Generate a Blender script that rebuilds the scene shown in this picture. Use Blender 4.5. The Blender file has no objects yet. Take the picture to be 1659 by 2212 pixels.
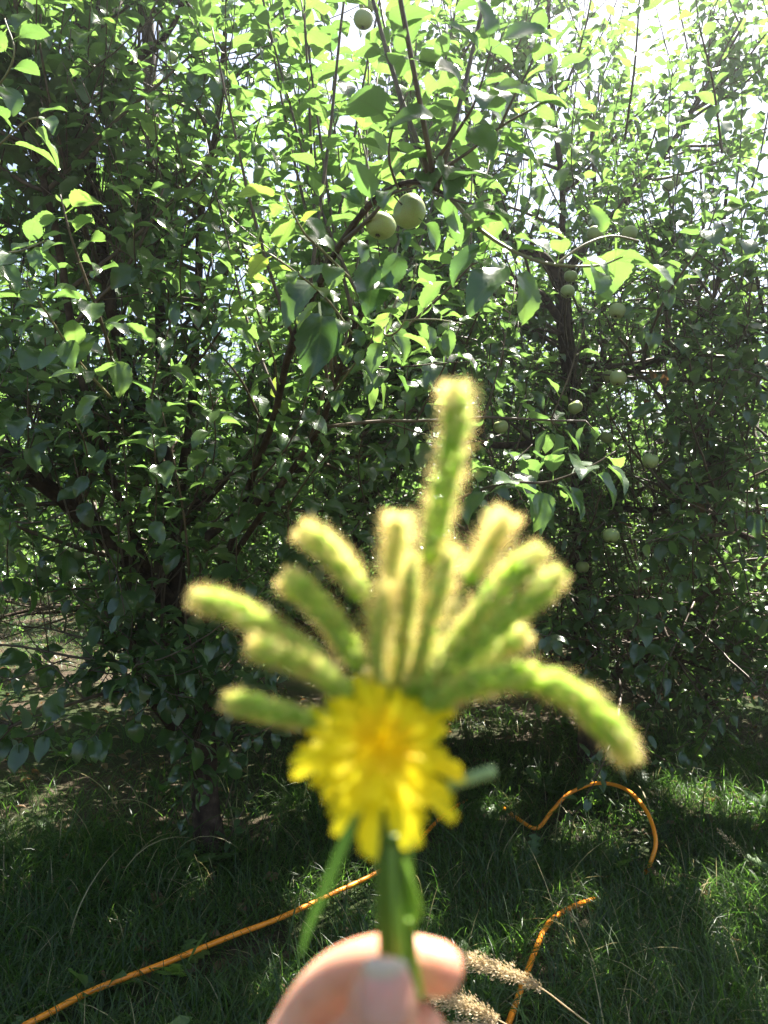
import bpy, math, random
import numpy as np
from mathutils import Vector
R = math.radians
rs = np.random.RandomState(7)
random.seed(7)
S = bpy.context.scene
COL = S.collection

# ------------------------------------------------------------------ camera
CAMZ = 1.30
F = 1658.0                      # focal length in units of the 1659 x 2212 reference grid
PITCH = math.atan((1160 - 1106) / F)
cam_d = bpy.data.cameras.new("camera")
cam = bpy.data.objects.new("camera", cam_d); COL.objects.link(cam)
cam_d.sensor_fit = 'VERTICAL'; cam_d.sensor_height = 36.0; cam_d.sensor_width = 27.0
cam_d.lens = 18.0 / (1106.0 / F)
cam_d.clip_start = 0.01; cam_d.clip_end = 2000
cam.location = (0, 0, CAMZ); cam.rotation_euler = (R(90) + PITCH, 0, 0)
cam_d.dof.use_dof = True; cam_d.dof.focus_distance = 2.4; cam_d.dof.aperture_fstop = 7.4
S.camera = cam

def P(px, py, d):
    """a point d metres in front of the lens, on the sight line of a reference pixel"""
    x = (px - 829.5) / F * d; u = -(py - 1106.0) / F * d
    return np.array([x, d * math.cos(PITCH) - u * math.sin(PITCH), CAMZ + d * math.sin(PITCH) + u * math.cos(PITCH)])

def proj(p):
    p = np.asarray(p, float).reshape(-1, 3)
    y = p[:, 1]; z = p[:, 2] - CAMZ
    d = y * math.cos(PITCH) + z * math.sin(PITCH)
    u = -y * math.sin(PITCH) + z * math.cos(PITCH)
    dd = np.maximum(d, 1e-3)
    return 829.5 + p[:, 0] / dd * F, 1106 - u / dd * F, d

# ------------------------------------------------------------------ sky, sun, exposure
SUN_EL, SUN_AZ = 61.0, 33.0     # azimuth to the right of the view direction
w = bpy.data.worlds.new("World"); S.world = w; w.use_nodes = True
nt = w.node_tree
sky = nt.nodes.new("ShaderNodeTexSky"); sky.sky_type = 'NISHITA'; sky.sun_disc = False
sky.sun_elevation = R(SUN_EL); sky.sun_rotation = R(SUN_AZ); sky.dust_density = 3.0; sky.air_density = 1.0
nt.links.new(sky.outputs[0], nt.nodes["Background"].inputs[0])
nt.nodes["Background"].inputs[1].default_value = 0.055
sl = bpy.data.lights.new("sun", 'SUN'); sl.energy = 5.0; sl.angle = R(0.5); sl.color = (1.0, 0.95, 0.86)
sun = bpy.data.objects.new("sun", sl); COL.objects.link(sun)
sdir = Vector((math.sin(R(SUN_AZ)) * math.cos(R(SUN_EL)), math.cos(R(SUN_AZ)) * math.cos(R(SUN_EL)), math.sin(R(SUN_EL))))
sun.rotation_euler = sdir.to_track_quat('Z', 'Y').to_euler(); sun.location = (3, 6, 9)
S.view_settings.view_transform = 'Standard'; S.view_settings.look = 'None'
S.view_settings.exposure = 2.5; S.view_settings.gamma = 1.0
S.render.engine = 'CYCLES'
cy = S.cycles
cy.use_denoising = True
cy.max_bounces = 8; cy.diffuse_bounces = 4; cy.glossy_bounces = 2; cy.transmission_bounces = 6; cy.transparent_max_bounces = 8
cy.volume_bounces = 0
cy.sample_clamp_indirect = 6.0
try: cy.denoising_prefilter = 'ACCURATE'
except Exception: pass

# ------------------------------------------------------------------ materials
def new_mat(name):
    m = bpy.data.materials.new(name); m.use_nodes = True
    n = m.node_tree; n.nodes.clear()
    return m, n, n.nodes.new("ShaderNodeOutputMaterial")

def ramp(n, fac, stops):
    r = n.nodes.new("ShaderNodeValToRGB")
    while len(r.color_ramp.elements) < len(stops): r.color_ramp.elements.new(0.5)
    for e, (p, c) in zip(r.color_ramp.elements, stops):
        e.position = p; e.color = (*c, 1)
    n.links.new(fac, r.inputs[0]); return r.outputs[0]

def noise(n, scale, detail=4, coord='Object', rough=0.6):
    t = n.nodes.new("ShaderNodeTexNoise"); t.inputs['Scale'].default_value = scale; t.inputs['Detail'].default_value = detail
    t.inputs['Roughness'].default_value = rough
    c = n.nodes.new("ShaderNodeTexCoord"); n.links.new(c.outputs[coord], t.inputs['Vector'])
    return t.outputs['Fac']

def mathn(n, op, a, b=None):
    m = n.nodes.new("ShaderNodeMath"); m.operation = op
    for i, v in enumerate((a, b)):
        if v is None: continue
        if isinstance(v, (int, float)): m.inputs[i].default_value = v
        else: n.links.new(v, m.inputs[i])
    return m.outputs[0]

def mixc(n, f, a, b, mode='MIX'):
    m = n.nodes.new("ShaderNodeMix"); m.data_type = 'RGBA'; m.blend_type = mode
    ins = [m.inputs[0], m.inputs[6], m.inputs[7]]
    for s, v in zip(ins, (f, a, b)):
        if isinstance(v, (int, float)): s.default_value = v
        elif isinstance(v, tuple): s.default_value = (*v, 1)
        else: n.links.new(v, s)
    return m.outputs[2]

def leafy(name, refl, trans, under=None, tfac=0.45, rough=0.33, spec=0.5, veins=True, bump=0.25):
    """thin leaf: a glossy coat over a diffuse and a translucent share; refl / trans are ramps over the per leaf tint"""
    m, n, out = new_mat(name)
    at = n.nodes.new("ShaderNodeAttribute"); at.attribute_name = "tint"
    rc = ramp(n, at.outputs['Fac'], refl); tc = ramp(n, at.outputs['Fac'], trans)
    bs = n.nodes.new("ShaderNodeBsdfPrincipled"); bs.inputs['Roughness'].default_value = rough
    bs.inputs['Specular IOR Level'].default_value = spec
    tr = n.nodes.new("ShaderNodeBsdfTranslucent")
    if veins:
        uv = n.nodes.new("ShaderNodeUVMap"); uv.uv_map = "UVMap"
        sp = n.nodes.new("ShaderNodeSeparateXYZ"); n.links.new(uv.outputs[0], sp.inputs[0])
        av = mathn(n, 'ABSOLUTE', mathn(n, 'SUBTRACT', sp.outputs[1], 0.5))       # distance from midrib
        ph = mathn(n, 'SUBTRACT', mathn(n, 'MULTIPLY', sp.outputs[0], 7.0), mathn(n, 'MULTIPLY', av, 5.0))
        fr = mathn(n, 'FRACT', ph)
        side = mathn(n, 'LESS_THAN', fr, 0.10)
        mid = mathn(n, 'LESS_THAN', av, 0.022)
        v = mathn(n, 'MAXIMUM', mathn(n, 'MULTIPLY', side, 0.55), mid)
        rc = mixc(n, mathn(n, 'MULTIPLY', v, 0.22), rc, (0.22, 0.30, 0.10))
        tc = mixc(n, mathn(n, 'MULTIPLY', v, 0.3), tc, (0.10, 0.16, 0.02))
        bp = n.nodes.new("ShaderNodeBump"); bp.inputs['Strength'].default_value = bump; bp.inputs['Distance'].default_value = 0.002
        hh = mathn(n, 'SUBTRACT', mathn(n, 'SINE', mathn(n, 'MULTIPLY', ph, 6.283)), mathn(n, 'MULTIPLY', mid, 2.0))
        n.links.new(hh, bp.inputs['Height']); n.links.new(bp.outputs[0], bs.inputs['Normal'])
    sn = noise(n, 60, 3)
    rc = mixc(n, mathn(n, 'MULTIPLY', sn, 0.5), rc, mixc(n, 1.0, rc, (1.3, 1.25, 1.1), 'MULTIPLY'))
    if under is not None:
        g = n.nodes.new("ShaderNodeNewGeometry")
        rc = mixc(n, g.outputs['Backfacing'], rc, under)
        rr = mathn(n, 'ADD', mathn(n, 'MULTIPLY', g.outputs['Backfacing'], 0.35), rough)
        n.links.new(rr, bs.inputs['Roughness'])
    n.links.new(rc, bs.inputs['Base Color']); n.links.new(tc, tr.inputs['Color'])
    mx = n.nodes.new("ShaderNodeMixShader"); mx.inputs[0].default_value = tfac
    n.links.new(bs.outputs[0], mx.inputs[1]); n.links.new(tr.outputs[0], mx.inputs[2]); n.links.new(mx.outputs[0], out.inputs[0])
    return m

def solid(name, stops, scale, rough=0.6, spec=0.4, bump=0.0, bscale=None, bdist=0.002, sss=0.0, coord='Object'):
    m, n, out = new_mat(name)
    bs = n.nodes.new("ShaderNodeBsdfPrincipled")
    n.links.new(ramp(n, noise(n, scale, 5, coord), stops), bs.inputs['Base Color'])
    bs.inputs['Roughness'].default_value = rough; bs.inputs['Specular IOR Level'].default_value = spec
    if bump:
        bp = n.nodes.new("ShaderNodeBump"); bp.inputs['Strength'].default_value = bump; bp.inputs['Distance'].default_value = bdist
        n.links.new(noise(n, bscale or scale * 3, 6, coord), bp.inputs['Height']); n.links.new(bp.outputs[0], bs.inputs['Normal'])
    if sss:
        bs.inputs['Subsurface Weight'].default_value = sss
        bs.inputs['Subsurface Radius'].default_value = (0.010, 0.0035, 0.0016)
        bs.inputs['Subsurface Scale'].default_value = 0.35
    n.links.new(bs.outputs[0], out.inputs[0])
    return m

M = {}
M['leaf'] = leafy("apple_leaf", [(0, (0.036, 0.072, 0.030)), (0.6, (0.062, 0.112, 0.042)), (1, (0.10, 0.16, 0.04))],
                  [(0, (0.10, 0.22, 0.045)), (0.6, (0.20, 0.36, 0.07)), (0.85, (0.25, 0.42, 0.07)), (1, (0.42, 0.58, 0.07))],
                  under=(0.15, 0.20, 0.125), tfac=0.46, rough=0.24, spec=1.0, bump=0.04)
M['grass'] = leafy("grass_blade", [(0, (0.013, 0.034, 0.004)), (0.75, (0.040, 0.080, 0.009)), (0.93, (0.11, 0.13, 0.04)), (1, (0.30, 0.26, 0.13))],
                   [(0, (0.07, 0.20, 0.025)), (0.75, (0.18, 0.38, 0.045)), (1, (0.4, 0.36, 0.15))], tfac=0.4, rough=0.4, veins=False)
M['weed'] = leafy("weed_leaf", [(0, (0.03, 0.07, 0.02)), (1, (0.07, 0.13, 0.03))], [(0, (0.12, 0.28, 0.03)), (1, (0.28, 0.5, 0.05))],
                  under=(0.1, 0.15, 0.07), tfac=0.4, rough=0.4)
M['litter'] = leafy("dead_leaf", [(0, (0.05, 0.032, 0.018)), (1, (0.18, 0.12, 0.065))], [(0, (0.10, 0.05, 0.02)), (1, (0.35, 0.17, 0.06))],
                    tfac=0.3, rough=0.6, spec=0.3)
M['bark'] = solid("bark", [(0.3, (0.020, 0.012, 0.008)), (0.5, (0.048, 0.031, 0.020)), (0.72, (0.115, 0.08, 0.055))], 22, 0.85, 0.2, 0.9, 60, 0.004)
M['twig'] = solid("twig_bark", [(0.3, (0.055, 0.035, 0.025)), (0.7, (0.14, 0.10, 0.065))], 30, 0.55, 0.4)
M['green_twig'] = solid("young_twig", [(0.3, (0.13, 0.10, 0.045)), (0.7, (0.20, 0.19, 0.09))], 30, 0.5, 0.4)
M['hose'] = solid("hose_plastic", [(0.3, (0.86, 0.24, 0.010)), (0.62, (0.94, 0.31, 0.016)), (0.85, (0.84, 0.25, 0.015))], 14, 0.38, 0.5, 0.2, 120, 0.001)

def mat_ground():
    m, n, out = new_mat("soil_and_turf")
    bs = n.nodes.new("ShaderNodeBsdfPrincipled"); bs.inputs['Roughness'].default_value = 0.95; bs.inputs['Specular IOR Level'].default_value = 0.15
    soil = ramp(n, noise(n, 28, 8), [(0.3, (0.028, 0.020, 0.013)), (0.58, (0.07, 0.052, 0.035)), (0.8, (0.17, 0.13, 0.09))])
    turf = ramp(n, noise(n, 40, 6), [(0.3, (0.015, 0.025, 0.008)), (0.7, (0.045, 0.07, 0.02))])
    f = ramp(n, noise(n, 1.3, 6), [(0.42, (0, 0, 0)), (0.58, (1, 1, 1))])
    n.links.new(mixc(n, f, soil, turf), bs.inputs['Base Color'])
    bp = n.nodes.new("ShaderNodeBump"); bp.inputs['Strength'].default_value = 1.0; bp.inputs['Distance'].default_value = 0.02
    n.links.new(noise(n, 45, 8), bp.inputs['Height']); n.links.new(bp.outputs[0], bs.inputs['Normal'])
    n.links.new(bs.outputs[0], out.inputs[0]); return m
M['ground'] = mat_ground()

def mat_apple():
    m, n, out = new_mat("apple_skin")
    bs = n.nodes.new("ShaderNodeBsdfPrincipled"); bs.inputs['Roughness'].default_value = 0.38
    oi = n.nodes.new("ShaderNodeObjectInfo")
    base = ramp(n, noise(n, 30, 4), [(0.3, (0.26, 0.34, 0.11)), (0.7, (0.36, 0.43, 0.17))])
    blush = ramp(n, noise(n, 18, 5), [(0.48, (0, 0, 0)), (0.66, (1, 1, 1))])
    f = mathn(n, 'MULTIPLY', blush, mathn(n, 'ADD', mathn(n, 'MULTIPLY', oi.outputs['Random'], 0.6), 0.25))
    v = n.nodes.new("ShaderNodeTexVoronoi"); v.inputs['Scale'].default_value = 260
    c = n.nodes.new("ShaderNodeTexCoord"); n.links.new(c.outputs['Object'], v.inputs['Vector'])
    dots = mathn(n, 'LESS_THAN', v.outputs['Distance'], 0.16)
    col = mixc(n, f, base, (0.34, 0.16, 0.10))
    col = mixc(n, mathn(n, 'MULTIPLY', dots, 0.5), col, (0.42, 0.42, 0.25))
    n.links.new(col, bs.inputs['Base Color'])
    bs.inputs['Subsurface Weight'].default_value = 0.15; bs.inputs['Subsurface Radius'].default_value = (0.004, 0.006, 0.002); bs.inputs['Subsurface Scale'].default_value = 0.5
    n.links.new(bs.outputs[0], out.inputs[0]); return m
M['apple'] = mat_apple()

# ------------------------------------------------------------------ mesh helpers
class MB:
    """collects triangles / quads, then links them as one mesh object"""
    def __init__(s): s.v = []; s.f = []; s.t = []; s.uv = []; s.n = 0
    def add(s, v, f, tint=0.5, uv=None):
        v = np.asarray(v, float).reshape(-1, 3); f = np.asarray(f, np.int64)
        if f.size == 0: return
        s.v.append(v); s.f.append(f + s.n)
        s.t.append(np.broadcast_to(np.asarray(tint, float), (len(v),)) if np.ndim(tint) == 0 else np.asarray(tint, float))
        s.uv.append(np.zeros((len(v), 2)) + 0.5 if uv is None else uv)
        s.n += len(v)
    def empty(s): return s.n == 0
    def build(s, name, mat, parent=None, smooth=True, origin=None):
        v = np.concatenate(s.v); t = np.concatenate(s.t); uv = np.concatenate(s.uv)
        if origin is not None: v = v - np.asarray(origin)
        me = bpy.data.meshes.new(name)
        loops = np.concatenate([f.ravel() for f in s.f]); sizes = np.concatenate([np.full(len(f), f.shape[1]) for f in s.f])
        starts = np.concatenate([[0], np.cumsum(sizes)[:-1]])
        me.vertices.add(len(v)); me.vertices.foreach_set("co", v.astype(np.float32).ravel())
        me.loops.add(len(loops)); me.loops.foreach_set("vertex_index", loops.astype(np.int32))
        me.polygons.add(len(sizes)); me.polygons.foreach_set("loop_start", starts.astype(np.int32))
        me.polygons.foreach_set("loop_total", sizes.astype(np.int32))
        me.polygons.foreach_set("use_smooth", np.full(len(sizes), smooth))
        u = me.uv_layers.new(name="UVMap"); u.data.foreach_set("uv", uv[loops].astype(np.float32).ravel())
        a = me.attributes.new("tint", 'FLOAT', 'POINT'); a.data.foreach_set("value", t.astype(np.float32))
        me.materials.append(mat); me.update(calc_edges=True); me.validate()
        o = bpy.data.objects.new(name, me); COL.objects.link(o)
        if parent is not None: o.parent = parent
        if origin is not None: o.location = origin
        return o

def unit(a):
    a = np.asarray(a, float); return a / np.maximum(np.linalg.norm(a, axis=-1, keepdims=True), 1e-9)

def smooth_path(pts, n=None, step=None):
    pts = np.asarray(pts, float)
    if len(pts) < 3:
        n = n or 6; t = np.linspace(0, 1, n)[:, None]
        return pts[0] * (1 - t) + pts[-1] * t
    q = np.vstack([2 * pts[0] - pts[1], pts, 2 * pts[-1] - pts[-2]])
    L = np.linalg.norm(np.diff(pts[:, :3], axis=0), axis=1).sum()
    if step: n = max(4, int(L / step))
    n = n or 24
    T = np.linspace(0, len(pts) - 1 - 1e-6, n); out = []
    for t in T:
        i = int(t); u = t - i; p0, p1, p2, p3 = q[i], q[i + 1], q[i + 2], q[i + 3]
        out.append(0.5 * ((2 * p1) + (-p0 + p2) * u + (2 * p0 - 5 * p1 + 4 * p2 - p3) * u * u + (-p0 + 3 * p1 - 3 * p2 + p3) * u ** 3))
    return np.array(out)

def tube(mb, path, rad, sides=6, tint=0.5, wob=0.0, rng=None):
    path = np.asarray(path, float); n = len(path)
    rad = np.broadcast_to(np.asarray(rad, float), (n,)) if np.ndim(rad) == 0 else np.asarray(rad, float)
    tg = unit(np.gradient(path, axis=0))
    ref = np.array([0.31, 0.17, 0.93]) if abs(tg[0] @ np.array([0.31, 0.17, 0.93])) < 0.93 else np.array([1.0, 0, 0])
    U = np.zeros((n, 3)); u = unit(np.cross(tg[0], ref))
    for i in range(n):
        u = unit(u - tg[i] * (u @ tg[i])); U[i] = u
    W = np.cross(tg, U)
    a = np.arange(sides) / sides * 2 * np.pi
    rr = rad[:, None] * np.ones(sides)
    if wob: rr = rr * (1 + wob * (rng or rs).uniform(-1, 1, rr.shape))
    v = path[:, None, :] + rr[..., None] * (np.cos(a)[None, :, None] * U[:, None, :] + np.sin(a)[None, :, None] * W[:, None, :])
    i = np.arange(n - 1)[:, None] * sides; j = np.arange(sides)[None, :]; j2 = (j + 1) % sides
    f = np.stack([i + j, i + j2, i + sides + j2, i + sides + j], -1).reshape(-1, 4)
    vv = v.reshape(-1, 3); mb.add(np.vstack([vv, path[:1], path[-1:]]), f, tint)
    base = mb.n - len(vv) - 2
    e = np.array([[j_ + 0, n * sides, (j_ + 1) % sides] for j_ in range(sides)] + [[(n - 1) * sides + j_, (n - 1) * sides + (j_ + 1) % sides, n * sides + 1] for j_ in range(sides)])
    mb.f.append(e + base)

def leaf_template(nu, nv, rng, near=False):
    """apple leaf along +X, unit length: ovate, pointed, folded along the midrib, arched, wavy margin"""
    u = np.linspace(0, 1, nu + 1); vs = np.linspace(-1, 1, nv + 1)
    w = 0.28 * np.sin(np.pi * np.clip(u, 0, 1) ** 0.80) ** 0.72 * (1 + 0.05 * rng.randn())
    w[0] = 0.02; w[-1] = 0.004
    fold = rng.uniform(0.15, 0.65); arch = rng.uniform(0.3, 1.25); wv = rng.uniform(0.015, 0.075); ph = rng.uniform(0, 6.28)
    side = rng.uniform(-0.12, 0.12); twist = rng.uniform(-0.5, 0.5)
    ser = np.zeros(len(u))
    if near: ser = 0.014 * ((np.arange(len(u)) % 2) * 2 - 1) * np.sin(np.pi * u)
    verts = []; uv = []
    ang = arch * u
    cx = np.concatenate([[0], np.cumsum(np.cos((ang[1:] + ang[:-1]) / 2) * np.diff(u))])
    cz = -np.concatenate([[0], np.cumsum(np.sin((ang[1:] + ang[:-1]) / 2) * np.diff(u))])
    for i, uu in enumerate(u):
        tw = twist * uu
        for v in vs:
            ww = (w[i] + (ser[i] if abs(v) > 0.99 else 0)) * v
            y = ww * math.cos(fold * 0.8); z = abs(ww) * math.sin(fold * 0.8) + wv * math.sin(9 * uu + ph + (1.5 if v < 0 else 0)) * abs(v)
            y, z = y * math.cos(tw) - z * math.sin(tw), y * math.sin(tw) + z * math.cos(tw)
            verts.append((cx[i] - z * math.sin(-ang[i]) * 0 , y + side * uu * uu, cz[i] + z)); uv.append((uu, 0.5 + 0.5 * v * w[i] / 0.3))
    f = []
    for i in range(nu):
        for j in range(nv):
            a = i * (nv + 1) + j; f.append((a, a + nv + 1, a + nv + 2, a + 1))
    k = len(verts)                                  # petiole
    verts += [(-0.30, -0.012, -0.02), (-0.30, 0.012, -0.02), (0.02, 0.014, 0.0), (0.02, -0.014, 0.0)]
    uv += [(0.1, 0.5)] * 4; f.append((k, k + 3, k + 2, k + 1))
    return np.array(verts), np.array(f), np.array(uv)

T_NEAR = [leaf_template(16, 4, rs, True) for _ in range(9)]
T_NEAR = [(v * np.array([1, 1.2, 1]), f, u) for v, f, u in T_NEAR]
T_MID = [leaf_template(8, 2, rs) for _ in range(10)]
T_FAR = [leaf_template(3, 2, rs) for _ in range(5)]

def add_leaves(mb, pos, axis, nrm, size, tint, templates, rng):
    pos = np.asarray(pos, float); n = len(pos)
    if n == 0: return
    X = unit(axis); Z = unit(nrm - X * np.sum(nrm * X, 1, keepdims=True)); Y = np.cross(Z, X)
    idx = rng.randint(0, len(templates), n); wid = rng.uniform(0.85, 1.25, n)
    for k, (tv, tf, tuv) in enumerate(templates):
        s = np.where(idx == k)[0]
        if len(s) == 0: continue
        sz = size[s][:, None, None]
        v = pos[s][:, None, :] + sz * ((tv[None, :, 0:1] + 0.3) * X[s][:, None, :] + tv[None, :, 1:2] * wid[s][:, None, None] * Y[s][:, None, :] + tv[None, :, 2:3] * Z[s][:, None, :])
        f = (tf[None] + (np.arange(len(s)) * len(tv))[:, None, None]).reshape(-1, 4)
        mb.add(v.reshape(-1, 3), f, np.repeat(tint[s], len(tv)), np.tile(tuv, (len(s), 1)))

def tag(o, label=None, cat=None, group=None, kind=None):
    if label: o["label"] = label
    if cat: o["category"] = cat
    if group: o["group"] = group
    if kind: o["kind"] = kind
    return o

def thing(name, loc, label, cat, group=None):
    o = bpy.data.objects.new(name, None); COL.objects.link(o); o.location = loc; o.empty_display_size = 0.1
    bpy.context.view_layer.update()
    return tag(o, label, cat, group)

def part(mb, name, mat, parent, smooth=True):
    """link as a child; the vertices are given in world coordinates"""
    q = parent; off = np.zeros(3)
    while q is not None: off = off + np.array(q.location); q = q.parent
    mb.v = [v - off for v in mb.v]
    return mb.build(name, mat, parent, smooth)

# ------------------------------------------------------------------ ground
def gh(x, y):
    return 0.025 * np.sin(1.7 * x + 0.4) * np.cos(1.3 * y) + 0.012 * np.sin(5.1 * x + 2.3 * y) + 0.006 * np.sin(11 * x - 7 * y)

def axis_pts(lo, hi, step, far):
    a = list(np.arange(lo, hi + 1e-6, step)); s = step; x = hi
    while x < far: s *= 1.35; x += s; a.append(x)
    s = step; x = lo
    while x > -far: s *= 1.35; x -= s; a.insert(0, x)
    return np.array(a)
gx = axis_pts(-7, 7, 0.1, 400); gy = axis_pts(-2, 16, 0.1, 400)
GX, GY = np.meshgrid(gx, gy); near_w = np.exp(-np.maximum(0, np.hypot(GX, GY - 5) - 14) / 5)
GZ = gh(GX, GY) * near_w + rs.uniform(-0.008, 0.008, GX.shape) * near_w
gm = MB(); nx = len(gx); ii, jj = np.meshgrid(np.arange(len(gy) - 1), np.arange(nx - 1), indexing='ij')
a0 = (ii * nx + jj).ravel()
gm.add(np.stack([GX, GY, GZ], -1).reshape(-1, 3), np.stack([a0, a0 + 1, a0 + nx + 1, a0 + nx], -1))
tag(gm.build("ground", M['ground']), kind="structure", label="bare brown soil and turf of the orchard floor")

def blades(mb, x, y, length, width, rng, tlo=0, thi=0.9, dry=0.03, lean=1.0, seg=4):
    n = len(x); az = rng.uniform(0, 2 * np.pi, n); b0 = rng.uniform(0.05, 0.5, n) * lean; b1 = b0 + rng.uniform(0.5, 2.0, n) * lean
    t = np.linspace(0, 1, seg + 1); ang = b0[:, None] + (b1 - b0)[:, None] * t[None]
    st = length[:, None] / seg; am = (ang[:, 1:] + ang[:, :-1]) / 2
    h = np.concatenate([np.zeros((n, 1)), np.cumsum(np.sin(am) * st, 1)], 1); z = np.concatenate([np.zeros((n, 1)), np.cumsum(np.cos(am) * st, 1)], 1)
    ca, sa = np.cos(az)[:, None], np.sin(az)[:, None]; g = gh(x, y)[:, None] - 0.01
    c = np.stack([x[:, None] + h * ca, y[:, None] + h * sa, np.maximum(g + z, g + 0.012)], -1)
    tw = rng.uniform(-0.9, 0.9, n)[:, None]
    s = np.stack([-sa * np.cos(tw) + ca * 0.0, ca * np.cos(tw), np.sin(tw)], -1)
    wd = (width[:, None] * (1 - t[None] ** 1.6) * (0.5 + 0.5 * np.minimum(1, t[None] * 5)) / 2)[..., None]
    v = np.stack([c - s * wd, c + s * wd], 2).reshape(n, -1, 3)
    f1 = np.array([[2 * i, 2 * i + 1, 2 * i + 3, 2 * i + 2] for i in range(seg)])
    f = (f1[None] + (np.arange(n) * (2 * seg + 2))[:, None, None]).reshape(-1, 4)
    tint = rng.uniform(tlo, thi, n) * 0.85; tint[rng.rand(n) < dry] = 1.0
    mb.add(v.reshape(-1, 3), f, np.repeat(tint, 2 * seg + 2))

def patch(x, y):
    return 0.5 + 0.5 * np.sin(2.1 * x + 1.1 * np.sin(1.3 * y)) * np.cos(1.9 * y + 0.7 * x)

def on_ground(px, py, up=0.0):
    a = P(px, py, 1.0) - np.array([0, 0, CAMZ]); t = (CAMZ - up) / -a[2]
    return np.array([0, 0, CAMZ]) + a * t
HP = [(-120, 2290, .03), (60, 2212, .03), (200, 2140, .03), (350, 2083, .035), (500, 2022, .04), (600, 1985, .045), (720, 1930, .045), (820, 1882, .04), (890, 1830, .035), (950, 1768, .03), (972, 1752, .02), (1010, 1730, -.035),
      (1070, 1735, -.035), (1120, 1770, .03), (1160, 1789, .035), (1192, 1752, .05), (1230, 1714, .10), (1290, 1692, .15), (1350, 1704, .17), (1395, 1750, .15), (1416, 1810, .10), (1408, 1856, .04), (1385, 1898, -.035),
      (1330, 1925, -.045), (1283, 1942, .01), (1230, 1962, .04), (1185, 1995, .045), (1160, 2045, .045), (1135, 2110, .045), (1098, 2212, .04), (1050, 2330, .03)]
def on_turf(px, py, up):
    h = 0.0
    for _ in range(4):
        q_ = on_ground(px, py, up + h); h = gh(q_[0], q_[1])
    return q_
hpts = smooth_path([on_turf(a[0], a[1], a[2] + 0.022) for a in HP], 220)
gr = MB(); rg = np.random.RandomState(3)
N = 150000
yy = 1.35 + 4.3 * rg.rand(N) ** 1.1; xx = (rg.rand(N) * 2 - 1) * (0.35 + 0.62 * yy)
dens = np.clip(1.25 - np.clip(yy - 3.4, 0, 9) * 0.6, 0.12, 1) * (0.45 + 0.55 * patch(xx, yy))
dens *= np.where((xx < -0.5) & (yy > 3.3), 0.12, 1)
hd = np.full(N, 9.0)
for hp_ in hpts[::2]:
    if hp_[2] > 0.015: hd = np.minimum(hd, np.hypot(xx - hp_[0], (yy - hp_[1] + 0.05) * 0.6))
dens = np.where((hd < 0.05) & (rg.rand(N) < 0.85), 0, dens)
k = rg.rand(N) < dens; xx, yy = xx[k], yy[k]
ln = rg.uniform(0.07, 0.24, len(xx)) * (0.7 + 0.6 * patch(xx + 3, yy)); blades(gr, xx, yy, ln, rg.uniform(0.003, 0.0062, len(xx)), rg)
N = 22000
yy = 5.0 + 13 * rg.rand(N) ** 1.1; xx = (rg.rand(N) * 2 - 1) * (0.35 + 0.62 * yy)
k = rg.rand(N) < (0.3 + 0.7 * patch(xx * 0.8, yy)) * np.where(yy < 7.5, .15, 1); xx, yy = xx[k], yy[k]
blades(gr, xx, yy, rg.uniform(0.08, 0.24, len(xx)), rg.uniform(0.006, 0.014, len(xx)), rg, seg=3)
# taller arching blades near the first trunk and at the left
N = 240
yy = rg.uniform(2.3, 3.6, N); xx = rg.uniform(-1.6, 1.7, N)
blades(gr, xx, yy, rg.uniform(0.22, 0.42, N), rg.uniform(0.004, 0.008, N), rg, lean=1.1, seg=8, dry=0.25)
tag(gr.build("grass", M['grass']), kind="stuff", label="long uncut grass growing under the apple trees")

# low broadleaf weeds and dead leaves
def lobed(rng):
    u = np.linspace(0, 1, 11); w = 0.11 + 0.05 * np.sin(u * 3); w = w * (1 + 0.5 * ((np.arange(11) % 2) * 2 - 1)); w[0] = 0.02; w[-1] = 0.005
    ang = rng.uniform(0.3, 1.1) * u; cx = np.concatenate([[0], np.cumsum(np.cos(ang[1:]) * 0.1)]); cz = -np.concatenate([[0], np.cumsum(np.sin(ang[1:]) * 0.1)])
    v = []; uv = []
    for i in range(11):
        for s in (-1, 0, 1): v.append((cx[i] - 0.3, s * w[i], cz[i] + abs(s) * 0.03)); uv.append((u[i], 0.5 + s * 0.4))
    f = [(i * 3 + j, i * 3 + 3 + j, i * 3 + 4 + j, i * 3 + 1 + j) for i in range(10) for j in range(2)]
    return np.array(v), np.array(f), np.array(uv)
T_LOBE = [lobed(rs) for _ in range(5)]
wd = MB(); rw = np.random.RandomState(11)
for _ in range(60):
    y = rw.uniform(1.7, 5.2); x = rw.uniform(-1, 1) * (0.3 + 0.6 * y); k = rw.randint(6, 14); az = rw.uniform(0, 6.28, k); el = rw.uniform(0.15, 1.1, k)
    ax = np.stack([np.cos(az) * np.cos(el), np.sin(az) * np.cos(el), np.sin(el)], -1)
    p = np.tile([x, y, gh(x, y) + 0.01], (k, 1)) + rw.uniform(-0.01, 0.01, (k, 3)) + ax * 0.02
    kind = rw.rand() < 0.5
    add_leaves(wd, p, ax, np.tile([0, 0, 1.0], (k, 1)) + rw.uniform(-0.3, 0.3, (k, 3)), rw.uniform(0.07, 0.16, k) * (1 if kind else 0.6), np.clip(rw.rand() + rw.uniform(-.2, .2, k), 0, 1), T_LOBE if kind else T_MID, rw)
tag(wd.build("weeds", M['weed']), kind="stuff", label="low broadleaf weeds scattered through the grass")
lt = MB(); N = 2600
y = rw.uniform(2.2, 13, N); x = rw.uniform(-1, 1, N) * (0.3 + 0.6 * y)
az = rw.uniform(0, 6.28, N); ax = np.stack([np.cos(az), np.sin(az), rw.uniform(-.2, .2, N)], -1)
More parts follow.
